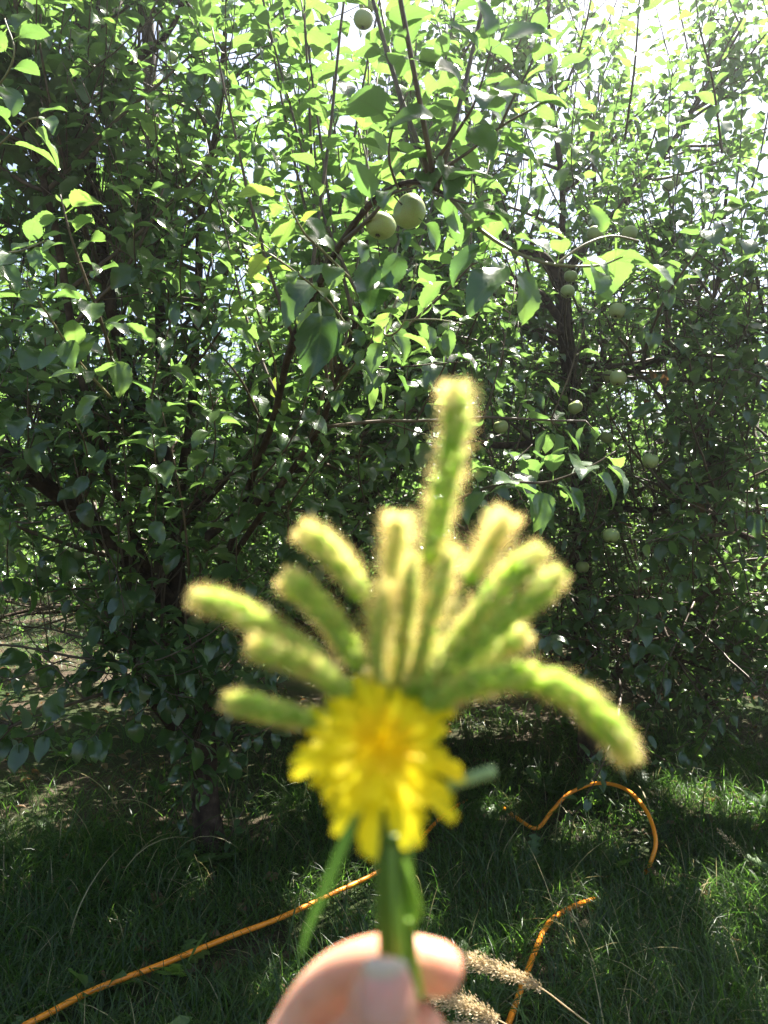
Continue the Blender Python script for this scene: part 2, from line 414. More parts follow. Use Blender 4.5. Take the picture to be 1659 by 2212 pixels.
add_leaves(lt, np.stack([x, y, gh(x, y) + 0.02 + rw.rand(N) * 0.02], -1), ax, np.tile([0, 0, 1.0], (N, 1)) + rw.uniform(-.5, .5, (N, 3)), rw.uniform(0.04, 0.075, N), rw.rand(N), T_FAR, rw)
tag(lt.build("leaf_litter", M['litter']), kind="stuff", label="brown dead leaves strewn over the soil")

# ------------------------------------------------------------------ apples (positions first: the crowns leave them in the open)
# px, py, radius px, real radius, label
APPLES = [
 (822, 488, 33, .030, "pale green apple touching its larger twin on the near branch"),
 (885, 457, 37, .032, "largest near apple, green with faint pink blush and dark calyx towards the right"),
 (792, 12, 18, .033, "upper apple of the pale pair at the top edge of the picture"),
 (785, 42, 22, .034, "lower rounder apple of the pale pair at the top edge of the picture"),
 (373, 125, 13, .030, "small pale apple high among leaves beside the tall brown leader"),
 (820, 173, 10, .030, "tiny distant apple high in the middle against pale leaves"),
 (1285, 505, 18, .033, "shaded apple just left of a curled leaf above the long near twig"),
 (1360, 503, 18, .033, "dull apple right of the curled leaf above the long near twig"),
 (1233, 597, 15, .031, "upper apple of the pair hanging in front of the right trunk's fork"),
 (1226, 630, 16, .031, "lower apple of the pair hanging in front of the right trunk's fork"),
 (1333, 672, 19, .033, "round bright green apple alone in open foliage right of the trunk"),
 (1487, 648, 14, .032, "pinkish apple behind a big dark leaf at the right"),
 (1438, 690, 12, .031, "small green apple under the big dark leaf at the right"),
 (1444, 402, 14, .032, "hazy brownish apple high in the right-hand foliage"),
 (1460, 392, 13, .031, "hazy apple half hidden behind the brownish one"),
 (1335, 817, 19, .033, "wide yellow-green apple above a small hanging leaf"),
 (1314, 812, 14, .030, "narrow apple peeping out behind the wide yellow-green one"),
 (1243, 880, 17, .032, "green apple with a white glint at its stalk, near the right trunk"),
 (1082, 922, 17, .032, "red blushed apple right of the tall foxtail"),
 (1134, 942, 13, .031, "small plain green apple next to the red blushed one"),
 (1310, 945, 15, .032, "apple in shade above the fan of sunlit near leaves"),
 (1427, 857, 14, .032, "apple tucked beside a vertical shoot under bright leaves"),
 (1405, 995, 19, .033, "large green apple in deep shade right of the sunlit near leaves"),
 (1386, 1008, 13, .031, "smaller apple leaning on the large shaded one"),
 (1410, 1055, 14, .032, "dark apple among shaded leaves below the large shaded one"),
 (1320, 1157, 18, .033, "apple showing only a thin lit crescent in the dark foliage"),
 (1258, 1225, 15, .032, "lowest apple, green, near the foxtail tips on the right"),
 (645, 760, 12, .030, "small shaded apple behind the dark slanting limb"),
 (72, 880, 12, .030, "yellowish apple low at the left edge of the orchard"),
 (1625, 618, 15, .032, "apple at the far right edge, half behind a leaf"),
 (1545, 615, 14, .032, "pale apple left of the one at the far right edge"),
]
AP = []
for (px, py, r, rr, lab) in APPLES:
    d = rr * F / r; AP.append((P(px, py, d), rr, d, px, py, r, lab))
# sight gaps: px, py, radius, nearest depth kept, share of leaves removed
CLEAR = [(px, py, r * 1.0, d, 0.93) for (p, rr, d, px, py, r, lab) in AP]

# ------------------------------------------------------------------ trees
SD = np.array(sdir)
# openings in the crowns through which the sun reaches the floor: (floor point, radius)
GAPS = [(on_ground(x, y), q * 1.5) for (x, y, q) in [(1290, 1800, .13), (1350, 1830, .07), (1560, 1740, .14), (1480, 1720, .12), (1600, 1960, .10), (1240, 1960, .07), (730, 1960, .13), (860, 2010, .10),
        (1180, 2060, .08), (1270, 2140, .06), (1080, 1760, .07), (950, 1900, .06), (1590, 2060, .07), (600, 2190, .06), (1400, 2150, .05), (1000, 2120, .05), (1120, 1850, .05),
        (330, 1560, .05), (1000, 1600, .08), (250, 2050, .05), (1450, 1900, .05), (1620, 2180, .06), (700, 2140, .07), (400, 1950, .04), (1310, 1650, .05)]]
def in_gap(p):
    for gxy, q in GAPS:
        v = p - gxy
        if np.linalg.norm(v - (v @ SD) * SD) < q + .02: return True
    return False

def grow(start, d0, L, n, up, rng, wob=0.12):
    pts = [np.asarray(start, float)]; d = unit(d0); s = L / n
    for _ in range(n):
        d = unit(d + np.array([0, 0, up]) * (s / 0.3) * 0.35 + rng.uniform(-wob, wob, 3)); pts.append(pts[-1] + d * s)
    return np.array(pts)

def shoot_leaves(acc, path, spacing, size, rng, tint, upright=0.5, skip=0.12, droop=0.15):
    L = np.linalg.norm(np.diff(path, axis=0), axis=1).sum(); n = max(3, int(L * (1 - skip) / spacing))
    t = skip + (1 - skip) * (np.arange(n) + rng.uniform(-.3, .3, n)) / n; t = np.clip(t, 0, 1)
    idx = t * (len(path) - 1); i = np.minimum(idx.astype(int), len(path) - 2); fr = (idx - i)[:, None]
    p = path[i] * (1 - fr) + path[i + 1] * fr; tg = unit(path[i + 1] - path[i])
    a = np.arange(n) * 2.399 + rng.uniform(0, 6.28) + rng.uniform(-.4, .4, n)
    ref = np.where(np.abs(tg[:, 2:3]) > 0.9, np.array([[1.0, 0, 0]]), np.array([[0, 0, 1.0]]))
    u = unit(np.cross(tg, ref)); v = np.cross(tg, u)
    out = u * np.cos(a)[:, None] + v * np.sin(a)[:, None]
    ax = unit(out + tg * upright + np.array([0, 0, -droop]) + rng.uniform(-.25, .25, (n, 3)))
    nr = np.array([0, 0, 1.0]) * 0.9 + tg * 0.2 - out * 0.05 + rng.uniform(-.38, .38, (n, 3))
    sz = size * rng.uniform(0.65, 1.15, n) * (1 - 0.45 * np.clip((t - 0.75) / 0.25, 0, 1))
    tn = np.clip(tint + rng.uniform(-.22, .22, n) + 0.22 * np.clip((t - 0.8) / 0.2, 0, 1), 0, 1)
    acc.append((p, ax, nr, sz, tn))

def cull(acc, rng, clear):
    p, ax, nr, sz, tn = [np.concatenate([a[i] for a in acc]) for i in range(5)]
    c = p + ax * sz[:, None] * 0.8; px, py, d = proj(c); keep = np.ones(len(p), bool)
    rpx = sz * 0.33 * F / np.maximum(d, .2)
    for (x, y, r, dd, pr) in clear:
        hit = (np.hypot(px - x, py - y) < r + rpx * 0.8) & (d < dd + 0.04) & (d > 0.1)
        keep &= ~(hit & (rng.rand(len(p)) < pr))
    keep &= c[:, 2] < np.minimum(4.2, CAMZ + 0.80 * np.maximum(d, 1.2)) + 0.5 * rng.rand(len(p)) ** 3       # pruned height
    for (gxy, gr_) in GAPS:
        v_ = c - gxy; along = v_ @ SD; dist = np.linalg.norm(v_ - along[:, None] * SD, axis=1)
        keep &= ~((dist < gr_) & (rng.rand(len(p)) < 0.9))
    keep &= ~((d < 0.9) & (d > -0.5) & (np.abs(px - 830) < 1200))          # nothing of a crown right at the lens
    return p[keep], ax[keep], nr[keep], sz[keep], tn[keep]

def limb_rad(r0, r1, n, pw=0.9): return r0 + (r1 - r0) * np.linspace(0, 1, n) ** pw

def make_tree(base, limbs, label, rng, group=None, nsec=9, nshoot=6, leaf=0.075, templates=T_MID, tint=0.45, sec_len=(0.4, 1.0),
              clear=(), extra=(), sh_len=(0.22, 0.6), top_shoots=0, zmin=0.35, spacing=0.034, ymin=None, name="apple_tree"):
    """limbs[0] is the trunk, the others spring from it: (points, r0, r1, bare share)"""
    root = thing(name, (base[0], base[1], gh(base[0], base[1])), label, "tree", group)
    tr = MB(); acc = []; tw = MB()
    for li, (pts, r0, r1, bare) in enumerate(limbs):
        path = smooth_path(pts, step=0.06); n = len(path); rad = limb_rad(r0, r1, n)
        if li == 0: rad = rad * (1 + 0.5 * np.exp(-np.arange(n) * 0.06 / 0.08))
        path = path + np.cumsum(rng.uniform(-.002, .002, path.shape), 0)
        b = MB(); tube(b, path, rad, 12 if r0 > 0.02 else 8, wob=0.05, rng=rng)
        part(b, "trunk" if li == 0 else "branch", M['bark'], root)
        if li == 0 and bare >= 1: continue
        L = n * 0.06
        for k in range(max(2, int(nsec * L / 2.0))):
            t = rng.uniform(bare, 1); i = min(n - 2, int(t * (n - 1))); tg = unit(path[i + 1] - path[i])
            o = unit(np.cross(tg, rng.randn(3))); o[2] = o[2] * 0.6 + 0.05
            out = unit(path[i] - np.array([base[0], base[1], path[i][2]])) * 0.45
            sl_ = rng.uniform(*sec_len) * (1.1 - 0.5 * t)
            s = grow(path[i], unit(o + out + tg * 0.35), sl_, 8, rng.uniform(-0.1, 0.5), rng, 0.14)
            if rng.rand() < (s[-1][2] - 2.3) / 2.8 or s[-1][2] < zmin or (ymin is not None and s[:, 1].min() < ymin): continue
            tube(tw, smooth_path(s, 12), np.linspace(min(rad[i] * 0.7, 0.010), 0.003, 12), 5)
            for q in range(nshoot):
                j = rng.randint(1, 9); st = s[j]
                up = rng.uniform(0.4, 1.4)
                dd = unit(unit(np.cross(s[j] - s[j - 1], rng.randn(3))) + unit(s[j] - s[j - 1]) * 0.5 + np.array([0, 0, 0.5]))
                if rng.rand() < 0.5:                        # spur: a rosette of leaves on a short stub
                    g = grow(st, dd, rng.uniform(0.04, 0.10), 3, up, rng); sp = 0.014
                else:
                    g = grow(st, dd, rng.uniform(*sh_len), 6, up, rng, 0.10); sp = spacing
                if in_gap(g[len(g) // 2]) or (ymin is not None and g[:, 1].min() < ymin): continue
                tube(tw, g, np.linspace(0.0028, 0.0014, len(g)), 4)
                shoot_leaves(acc, g, sp, leaf, rng, tint + rng.uniform(-.15, .15))
    for q in range(top_shoots):                             # tall upright water shoots
        pts, r0, r1, bare = limbs[rng.randint(1, len(limbs))]; path = smooth_path(pts, 20); i = rng.randint(4, 20)
        g = grow(path[i], unit([rng.uniform(-.6, .6), rng.uniform(-.6, .6), 1]), rng.uniform(0.7, 1.5), 10, 0.8, rng, 0.05)
        tube(tw, g, np.linspace(0.0055, 0.0018, len(g)), 5); shoot_leaves(acc, g, 0.033, leaf * 0.95, rng, tint + 0.1, upright=0.7)
    for (pts, r0, spc, size, tn) in extra:                  # hand placed leafy shoots
        path = smooth_path(pts, 14); tube(tw, path, np.linspace(r0, 0.0015, 14), 6); shoot_leaves(acc, path, spc, size, rng, tn)
    p, ax, nr, sz, tn = cull(acc, rng, clear)
    part(tw, "twigs", M['twig'], root)
    cr = MB(); add_leaves(cr, p, ax, nr, sz, tn, templates, rng); part(cr, "crown", M['leaf'], root)
    return root, len(p)

def auto_limbs(base, rng, height=3.6, nl=6, spread=1.3, tr_h=0.8, r0=0.06, low=2):
    b = np.array([base[0], base[1], gh(base[0], base[1]) - 0.05])
    top = b + [rng.uniform(-.15, .15), rng.uniform(-.15, .15), height * 0.95]
    mid = b + [rng.uniform(-.08, .08), rng.uniform(-.08, .08), height * 0.45]
    L = [([b, b + [0.01, 0, 0.4], mid, top], r0, 0.008, 0.22)]
    tp = smooth_path(L[0][0], 30); a0 = rng.uniform(0, 6.28)
    for k in range(nl + low):
        a = a0 + k * 2.399; lo = k >= nl
        z = rng.uniform(0.55, 0.8) if lo else tr_h + (height * 0.5 - tr_h) * k / nl
        i = int(np.argmin(abs(tp[:, 2] - z))); s = tp[i]
        o = np.array([math.cos(a), math.sin(a), 0]); sp = spread * rng.uniform(0.75, 1.1)
        e = s + o * sp + [0, 0, (rng.uniform(-0.15, 0.15) if lo else rng.uniform(0.9, 1.9))]
        m1 = s + o * sp * 0.45 + [0, 0, (0.15 if lo else 0.3)]
        L.append(([s, m1, (m1 + e) / 2 + o * 0.12, e], 0.026, 0.006, 0.2))
    return L

# --- first tree, left of the middle (most limbs follow the photograph)
def seg(*a): return [P(*q) for q in a]
A_base = P(458, 1845, 3.15); A_base[2] = gh(A_base[0], A_base[1]) - 0.05
A_limbs = [
 ([A_base] + seg((445, 1700, 3.15), (432, 1500, 3.15), (385, 1280, 3.15), (368, 1060, 3.1), (350, 850, 3.1), (345, 640, 3.1), (330, 460, 3.1)), 0.062, 0.014, 0.5),
 (seg((368, 1060, 3.1), (310, 900, 3.0), (248, 700, 2.92), (225, 560, 2.9), (203, 380, 2.9), (186, 190, 2.9), (165, 0, 2.9), (150, -160, 2.9)), 0.030, 0.010, 0.25),
 (seg((378, 1140, 3.15), (415, 900, 3.1), (428, 650, 3.1), (436, 440, 3.1), (466, 290, 3.1), (486, 90, 3.1), (492, -80, 3.1)), 0.022, 0.008, 0.3),
 (seg((405, 1340, 3.15), (330, 1262, 3.1), (225, 1160, 3.0), (120, 1065, 2.9), (20, 995, 2.8), (-120, 900, 2.7), (-220, 700, 2.7)), 0.042, 0.022, 0.1),
 (seg((425, 1400, 3.15), (480, 1240, 2.9), (535, 1060, 2.6), (590, 915, 2.25), (625, 770, 2.0), (675, 650, 1.75), (745, 520, 1.55), (830, 425, 1.45), (905, 402, 1.4), (975, 430, 1.36)), 0.014, 0.0042, 0.45),
 (seg((186, 190, 2.9), (110, 160, 2.85), (60, 90, 2.8), (25, 10, 2.8), (0, -80, 2.8)), 0.014, 0.007, 0.2),
 (seg((186, 190, 2.9), (280, 140, 2.85), (345, 90, 2.8), (390, 20, 2.8), (410, -80, 2.8)), 0.013, 0.006, 0.2),
 (seg((330, 1262, 3.1), (200, 900, 2.75), (120, 480, 2.5), (60, 300, 2.45), (5, 200, 2.45), (-60, 90, 2.4)), 0.016, 0.009, 0.3),
 (seg((480, 1240, 2.9), (600, 1060, 2.5), (690, 930, 2.3), (725, 830, 2.15), (760, 730, 2.0), (800, 640, 1.9)), 0.012, 0.005, 0.4),
 (seg((400, 1620, 3.15), (350, 1545, 3.0), (315, 1500, 2.9), (300, 1440, 2.85), (270, 1400, 2.8)), 0.018, 0.007, 0.5),
]
A_limbs += [([P(380, 1150, 3.12), np.array([-.45, 3.5, 1.9]), np.array([-.08, 3.9, 2.6]), np.array([.1, 4.1, 3.5])], 0.024, 0.007, 0.15),  # two limbs added to shade the lower left grass and fill the middle
            ([P(390, 1200, 3.14), np.array([-.35, 3.45, 1.6]), np.array([.15, 3.75, 2.0]), np.array([.45, 3.95, 2.6])], 0.022, 0.007, 0.15)]
CL = list(CLEAR)
for (ln_, prob, rad) in (([(203, 380, 2.85), (225, 560, 2.85), (248, 700, 2.85), (186, 190, 2.85)], .7, 26), ([(428, 650, 3.05), (436, 440, 3.05), (466, 290, 3.05), (486, 90, 3.05)], .7, 20),
                         ([(330, 1262, 3.05), (225, 1160, 2.95), (120, 1065, 2.85)], .8, 40), ([(560, 1000, 2.35), (590, 915, 2.2), (625, 770, 1.95)], .6, 16),
                         ([(1208, 600, 4.1), (1218, 730, 4.1), (1250, 900, 4.1)], .8, 26), ([(320, 60, 4.4), (325, 200, 4.4), (330, 350, 4.4)], .7, 22),
                         ([(445, 1690, 3.1), (455, 1800, 3.1)], .8, 30), ([(385, 1280, 3.1), (378, 1230, 3.1)], .7, 30)):
    for i in range(len(ln_) - 1):
        for t in np.linspace(0, 1, 7):
            a_, b_ = np.array(ln_[i]), np.array(ln_[i + 1]); c_ = a_ * (1 - t) + b_ * t
            CL.append((c_[0], c_[1], rad, c_[2] - 0.03, prob * 0.75))
CL += [(790 + 40 * math.cos(a), 1150 + 60 * math.sin(a), 60, 9, 0.3) for a in (0, 2, 4)]
# open view below the crown at the left, through to the sunlit alley
CL += [(x, y, 55, 7.5, 0.9) for x in (50, 120) for y in (1340, 1400)]
CL += [(x, y, 70, 4.4, 0.8) for x in (220, 300, 560, 620) for y in (1600, 1680)]
A_extra = [  # leafy shoots springing from its limbs (points, radius, leaf spacing, leaf length, tint)
 (seg((410, 1240, 2.6), (395, 1100, 2.5), (365, 950, 2.4), (335, 830, 2.35)), .005, .036, .098, .35),
 (seg((300, 1440, 2.85), (250, 1370, 2.6), (210, 1330, 2.5)), .005, .03, .09, .3),
 (seg((430, 1420, 2.9), (400, 1330, 2.6), (440, 1240, 2.5)), .005, .03, .09, .35),
 (seg((420, 1500, 3.0), (390, 1440, 2.7), (330, 1380, 2.6)), .005, .025, .09, .3),
 (seg((420, 1600, 3.05), (470, 1480, 2.8), (540, 1400, 2.7)), .005, .025, .09, .3),
 (seg((-60, 1560, 2.6), (60, 1590, 2.4), (150, 1545, 2.35)), .004, .022, .095, .45),
 (seg((-40, 1100, 2.5), (60, 1130, 2.4), (170, 1100, 2.4)), .004, .024, .09, .4),
 (seg((200, 1130, 2.95), (250, 1230, 2.6), (270, 1330, 2.5)), .004, .024, .09, .3),
 (seg((445, 1700, 3.1), (430, 1600, 3.0), (450, 1500, 2.95)), .004, .022, .07, .3),
 (seg((470, 1560, 3.1), (440, 1480, 2.7), (410, 1380, 2.6), (395, 1290, 2.55)), .004, .022, .085, .3),
 (seg((470, 1560, 3.1), (500, 1520, 2.7), (560, 1470, 2.6), (590, 1440, 2.55)), .004, .022, .085, .3),
 (seg((430, 1560, 3.1), (370, 1500, 2.8), (300, 1400, 2.7), (230, 1340, 2.65)), .004, .022, .085, .35),
 (seg((430, 1500, 3.1), (460, 1380, 2.8), (500, 1280, 2.7), (560, 1230, 2.65)), .004, .022, .085, .35),
 (seg((430, 1830, 3.1), (395, 1740, 3.0), (390, 1640, 2.95)), .003, .022, .05, .3),
 (seg((480, 1840, 3.1), (520, 1760, 3.0), (560, 1700, 2.95)), .003, .022, .05, .3),
 (seg((470, 1800, 3.15), (500, 1700, 3.1), (520, 1620, 3.05)), .003, .03, .05, .4),
 (seg((425, 1800, 3.15), (412, 1700, 3.1), (405, 1590, 3.05)), .003, .026, .045, .6),
]
rA = np.random.RandomState(21)
A, nA = make_tree(A_base, A_limbs, "big apple tree left of the middle with thick dark trunk and slanting limbs", rA, nsec=21, nshoot=11, clear=CL, extra=A_extra, leaf=0.080, tint=0.38,
                  top_shoots=90, zmin=0.62, ymin=1.9, sh_len=(0.25, 0.6))

# --- second tree, right of the middle, set back
B_base = P(1275, 1660, 4.25); B_base[2] = gh(B_base[0], B_base[1]) - 0.05
B_limbs = [
 ([B_base] + seg((1262, 1400, 4.25), (1256, 1150, 4.22), (1250, 900, 4.2), (1222, 760, 4.2), (1208, 600, 4.2)), 0.058, 0.042, 0.45),
 (seg((1208, 600, 4.2), (1170, 555, 4.1), (1110, 530, 4.0), (1040, 440, 3.9), (1010, 250, 3.8), (1000, 20, 3.8)), 0.034, 0.009, 0.3),
 (seg((1210, 610, 4.2), (1290, 500, 4.15), (1390, 400, 4.1), (1490, 250, 4.0), (1600, 60, 4.0)), 0.028, 0.007, 0.2),
 (seg((1215, 700, 4.2), (1160, 632, 4.0), (1090, 640, 3.8), (960, 600, 3.6), (880, 480, 3.5), (850, 250, 3.5)), 0.024, 0.007, 0.2),
 (seg((1222, 760, 4.2), (1330, 800, 3.8), (1450, 760, 3.5), (1540, 640, 3.4), (1570, 400, 3.3)), 0.022, 0.007, 0.2),
 (seg((1250, 920, 4.2), (1130, 960, 3.8), (1000, 940, 3.4), (900, 820, 3.2), (860, 650, 3.1)), 0.022, 0.007, 0.2),
 (seg((1253, 1050, 4.2), (1360, 1100, 3.8), (1470, 1080, 3.4), (1560, 980, 3.3)), 0.022, 0.007, 0.15),
 (seg((1258, 1200, 4.2), (1180, 1230, 3.8), (1080, 1190, 3.5), (980, 1130, 3.4)), 0.020, 0.007, 0.15),
 (seg((1260, 1300, 4.25), (1360, 1290, 3.9), (1460, 1310, 3.6), (1560, 1270, 3.5)), 0.018, 0.007, 0.1),
 (seg((1250, 900, 4.2), (1300, 760, 4.4), (1280, 400, 4.6), (1260, 100, 4.6)), 0.024, 0.007, 0.2),
 (seg((1258, 1180, 4.2), (1200, 1120, 4.6), (1000, 1050, 4.9), (850, 900, 5.0)), 0.022, 0.007, 0.2),

 (seg((1262, 1400, 4.25), (1180, 1440, 3.9), (1080, 1400, 3.7), (980, 1440, 3.6)), 0.018, 0.006, 0.1),
 (seg((1262, 1420, 4.25), (1340, 1450, 3.95), (1430, 1420, 3.7), (1540, 1450, 3.6)), 0.018, 0.006, 0.1),
 (seg((1262, 1420, 4.25), (1330, 1420, 4.6), (1450, 1400, 4.9), (1600, 1400, 5.0)), 0.018, 0.006, 0.1),
 (seg((1262, 1440, 4.25), (1150, 1430, 4.7), (1050, 1400, 5.0), (900, 1400, 5.1)), 0.018, 0.006, 0.1),
 (seg((1208, 600, 4.2), (1215, 420, 4.0), (1190, 200, 3.9), (1180, -60, 3.9)), 0.022, 0.007, 0.2),
]
rB = np.random.RandomState(5)
B, nB = make_tree(B_base, B_limbs, "fruiting apple tree right of the middle with forked bare trunk", rB, nsec=27, nshoot=11, clear=CL, top_shoots=150, ymin=2.5, zmin=0.2, leaf=0.073,
                  extra=[(seg((1560, 1290, 3.5), (1500, 1400, 3.3), (1420, 1330, 3.2)), .005, .03, .09, .4),
                         (seg((1500, 1300, 3.4), (1440, 1430, 3.2), (1400, 1470, 3.15)), .004, .025, .085, .35),
                         (seg((1560, 980, 3.3), (1620, 1290, 3.1), (1650, 1330, 3.0)), .004, .025, .085, .4)])
# --- third tree, cut by the right edge
C_base = np.array([2.45, 3.9, -0.05])
C_limbs = auto_limbs(C_base, np.random.RandomState(8), 3.5, 6, 1.5, r0=0.06, low=3)
C_limbs += [(seg((1900, 1000, 3.6), (1740, 790, 3.4), (1640, 800, 3.3), (1560, 835, 3.25)), 0.03, 0.012, 0.3),
            (seg((1900, 1300, 3.6), (1700, 1200, 3.4), (1590, 1150, 3.3), (1490, 1075, 3.25)), 0.022, 0.009, 0.3)]
rC = np.random.RandomState(9)
C_, nC = make_tree(C_base, C_limbs, "apple tree cut by the right edge with low dark limbs", rC, nsec=20, nshoot=10, clear=CL, top_shoots=45, ymin=2.5, leaf=0.074)
# --- left edge tree and a taller one behind the first
Z_base = np.array([-3.0, 3.9, -0.05])
Z_, nZ = make_tree(Z_base, auto_limbs(Z_base, np.random.RandomState(18), 3.6, 6, 1.45, low=3), "apple tree standing past the left edge of the picture", np.random.RandomState(19), nsec=10, nshoot=8,
                   clear=CL, top_shoots=12, ymin=2.6)
D_base = np.array([-1.30, 5.0, -0.05])
D_limbs = auto_limbs(D_base, np.random.RandomState(28), 3.6, 6, 1.4, r0=0.07, low=4)
D_limbs[0] = ([D_base, P(345, 1200, 4.7), P(338, 900, 4.6), P(330, 500, 4.5), P(324, 250, 4.45), P(312, 0, 4.4), P(305, -120, 4.4)], 0.07, 0.026, 0.5)
D_, nD = make_tree(D_base, D_limbs, "taller apple tree behind the first with a straight pale brown leader", np.random.RandomState(29), nsec=12, nshoot=9, clear=CL, top_shoots=20, ymin=3.4)
G_base = np.array([-0.35, 5.3, -0.05])
G_, nG = make_tree(G_base, auto_limbs(G_base, np.random.RandomState(48), 4.2, 7, 1.3, low=4), "slim tall apple tree filling the gap between the two front trees", np.random.RandomState(49), nsec=13, nshoot=9,
                   clear=CL, top_shoots=70, ymin=4.2, zmin=0.3, leaf=0.07)
H_base = np.array([2.5, 5.9, -0.05])
H_, nH = make_tree(H_base, auto_limbs(H_base, np.random.RandomState(58), 4.4, 7, 1.5, low=3), "pale hazy apple tree behind the fruiting one, under the bright upper right sky", np.random.RandomState(59), nsec=13, nshoot=9,
                   clear=CL, top_shoots=80, ymin=4.6, zmin=0.3, leaf=0.07)
E_base = np.array([0.75, 6.6, -0.05])
E_, nE = make_tree(E_base, auto_limbs(E_base, np.random.RandomState(38), 3.3, 7, 1.9, low=7), "dark bushy apple tree directly behind the foxtails", np.random.RandomState(39), nsec=20, nshoot=9, templates=T_FAR,
                   clear=CL, top_shoots=14, ymin=4.3, zmin=0.15)

# --- rows behind: four grown trees, then copies
protos = []
for k, (bx, by) in enumerate([(-1.95, 6.9), (2.9, 7.2), (0.6, 9.2), (5.4, 7.6)]):
    b = np.array([bx, by, -0.05]); rr_ = np.random.RandomState(60 + k)
    t_, n_ = make_tree(b, auto_limbs(b, rr_, (3.6 if k == 0 else 3.0) + 0.3 * rr_.rand(), 8 if k == 0 else 6, 1.9 if k == 0 else 1.6, low=4, tr_h=0.9), "apple tree of the rows behind, seen through the front foliage", rr_, "apple trees of the rows behind", nsec=15, nshoot=9,
                       templates=T_FAR, leaf=0.085, clear=CL if k < 1 else (), top_shoots=10)
    protos.append(t_)
k = 0
for (bx, by) in [(-5.2, 7.4), (-4.4, 11.4), (-1.6, 11.0), (1.6, 12.4), (4.2, 11.2), (7.0, 11.0), (-7.4, 11.2), (-6.2, 15.4), (-3.0, 15.8), (0.2, 15.6), (3.2, 15.8), (6.4, 15.4), (9.4, 15.6), (-9.2, 15.2),
                 (8.0, 7.4), (-8, 7.2), (-10.5, 20), (-7, 20.3), (-3.5, 20), (0, 20.4), (3.5, 20), (7, 20.2), (10.5, 20)]:
    src = protos[k % 4]; k += 1
    o = src.copy(); COL.objects.link(o); o.location = (bx, by, -0.03); o.rotation_euler = (0, 0, k * 1.7); s = 0.92 + 0.16 * ((k * 37) % 10) / 10; o.scale = (s, s, s)
    for ch in src.children:
        c = ch.copy(); COL.objects.link(c); c.parent = o

# --- near branches that reach towards the camera: branch > leaves, parts of the first / second tree
def near_branch(root, pts, r0, spc, size, tint, rng, mat='green_twig', spots=(), upright=0.5, droop=0.25, label=None, skip=0.05):
    path = smooth_path(seg(*pts), 26); b = MB(); tube(b, path, np.linspace(r0, 0.0014, 26), 8)
    bo = part(b, "branch", M[mat], root)
    acc = []; shoot_leaves(acc, path, spc, size, rng, tint, upright, skip, droop)
    p, ax, nr, sz, tn = [np.concatenate([a[i] for a in acc]) for i in range(5)]
    if len(spots):                                    # single leaves: base px,py,d, tip px,py,d, tint
        ps, as_, ns, ss, ts = [], [], [], [], []
        for (x0, y0, d0, x1, y1, d1, tn_, flip) in spots:
            a_, b_ = P(x0, y0, d0), P(x1, y1, d1); v_ = b_ - a_; Ln = np.linalg.norm(v_)
            ps.append(a_); as_.append(v_); ss.append(Ln / 1.25); ts.append(tn_)
            nn = np.array([0, -0.75, 0.75]) if flip == 0 else (np.array([0, -0.2, 1.0]) if flip == 1 else np.array([0.5, -1.0, 0.1]))
            ns.append(nn + rng.uniform(-.2, .2, 3))
        p = np.vstack([p, ps]); ax = np.vstack([ax, as_]); nr = np.vstack([nr, ns]); sz = np.concatenate([sz, ss]); tn = np.concatenate([tn, ts])
        st = MB()
    c = p + unit(ax) * sz[:, None] * 0.8; px, py, d = proj(c); kp = np.ones(len(p), bool)
    for (x, y, r, dd, pr) in CLEAR: kp &= ~((np.hypot(px - x, py - y) < r + sz * 0.3 * F / d) & (d < dd + 0.03) & (np.arange(len(p)) < len(p) - len(spots)))
    ng = np.arange(len(p)) < len(p) - len(spots)
    for gxy, q in GAPS:
        v_ = c - gxy; kp &= ~((np.linalg.norm(v_ - (v_ @ SD)[:, None] * SD, axis=1) < q * .8) & ng)
    lv = MB(); add_leaves(lv, p[kp], ax[kp], nr[kp], sz[kp], tn[kp], T_NEAR, rng)
    part(lv, "leaves", M['leaf'], bo)
    return bo

rn = np.random.RandomState(77)
# top middle: upright fan of large leaves
near_branch(A, [(880, 405, 1.42), (950, 335, 1.38), (1010, 250, 1.34), (1035, 195, 1.32), (1062, 100, 1.30)], .0045, .055, .075, .35, rn, 'twig', spots=[
 (1050, 125, 1.30, 975, 35, 1.27, .25, 0), (1058, 100, 1.3, 1050, -5, 1.29, .2, 2), (1062, 105, 1.3, 1180, 30, 1.25, .2, 0), (1020, 210, 1.32, 915, 85, 1.26, .35, 0),
 (980, 285, 1.34, 850, 215, 1.27, .45, 0), (990, 270, 1.35, 940, 200, 1.3, .15, 1), (1030, 200, 1.33, 1160, 190, 1.26, .6, 0), (1020, 230, 1.33, 1130, 240, 1.4, .3, 2),
 (950, 335, 1.38, 985, 420, 1.30, .02, 2), (940, 345, 1.38, 860, 330, 1.34, .5, 1), (1000, 260, 1.34, 1075, 330, 1.3, .5, 2)])
near_branch(A, [(940, 375, 1.4), (1010, 330, 1.37), (1080, 275, 1.35), (1150, 235, 1.33), (1195, 205, 1.31)], .0035, .06, .07, .4, rn, 'twig', spots=[
 (1080, 280, 1.35, 1200, 270, 1.28, .45, 0), (1100, 262, 1.35, 1060, 160, 1.38, .3, 2), (1060, 300, 1.36, 1180, 345, 1.3, .6, 1), (1150, 235, 1.33, 1235, 200, 1.3, .2, 1)])
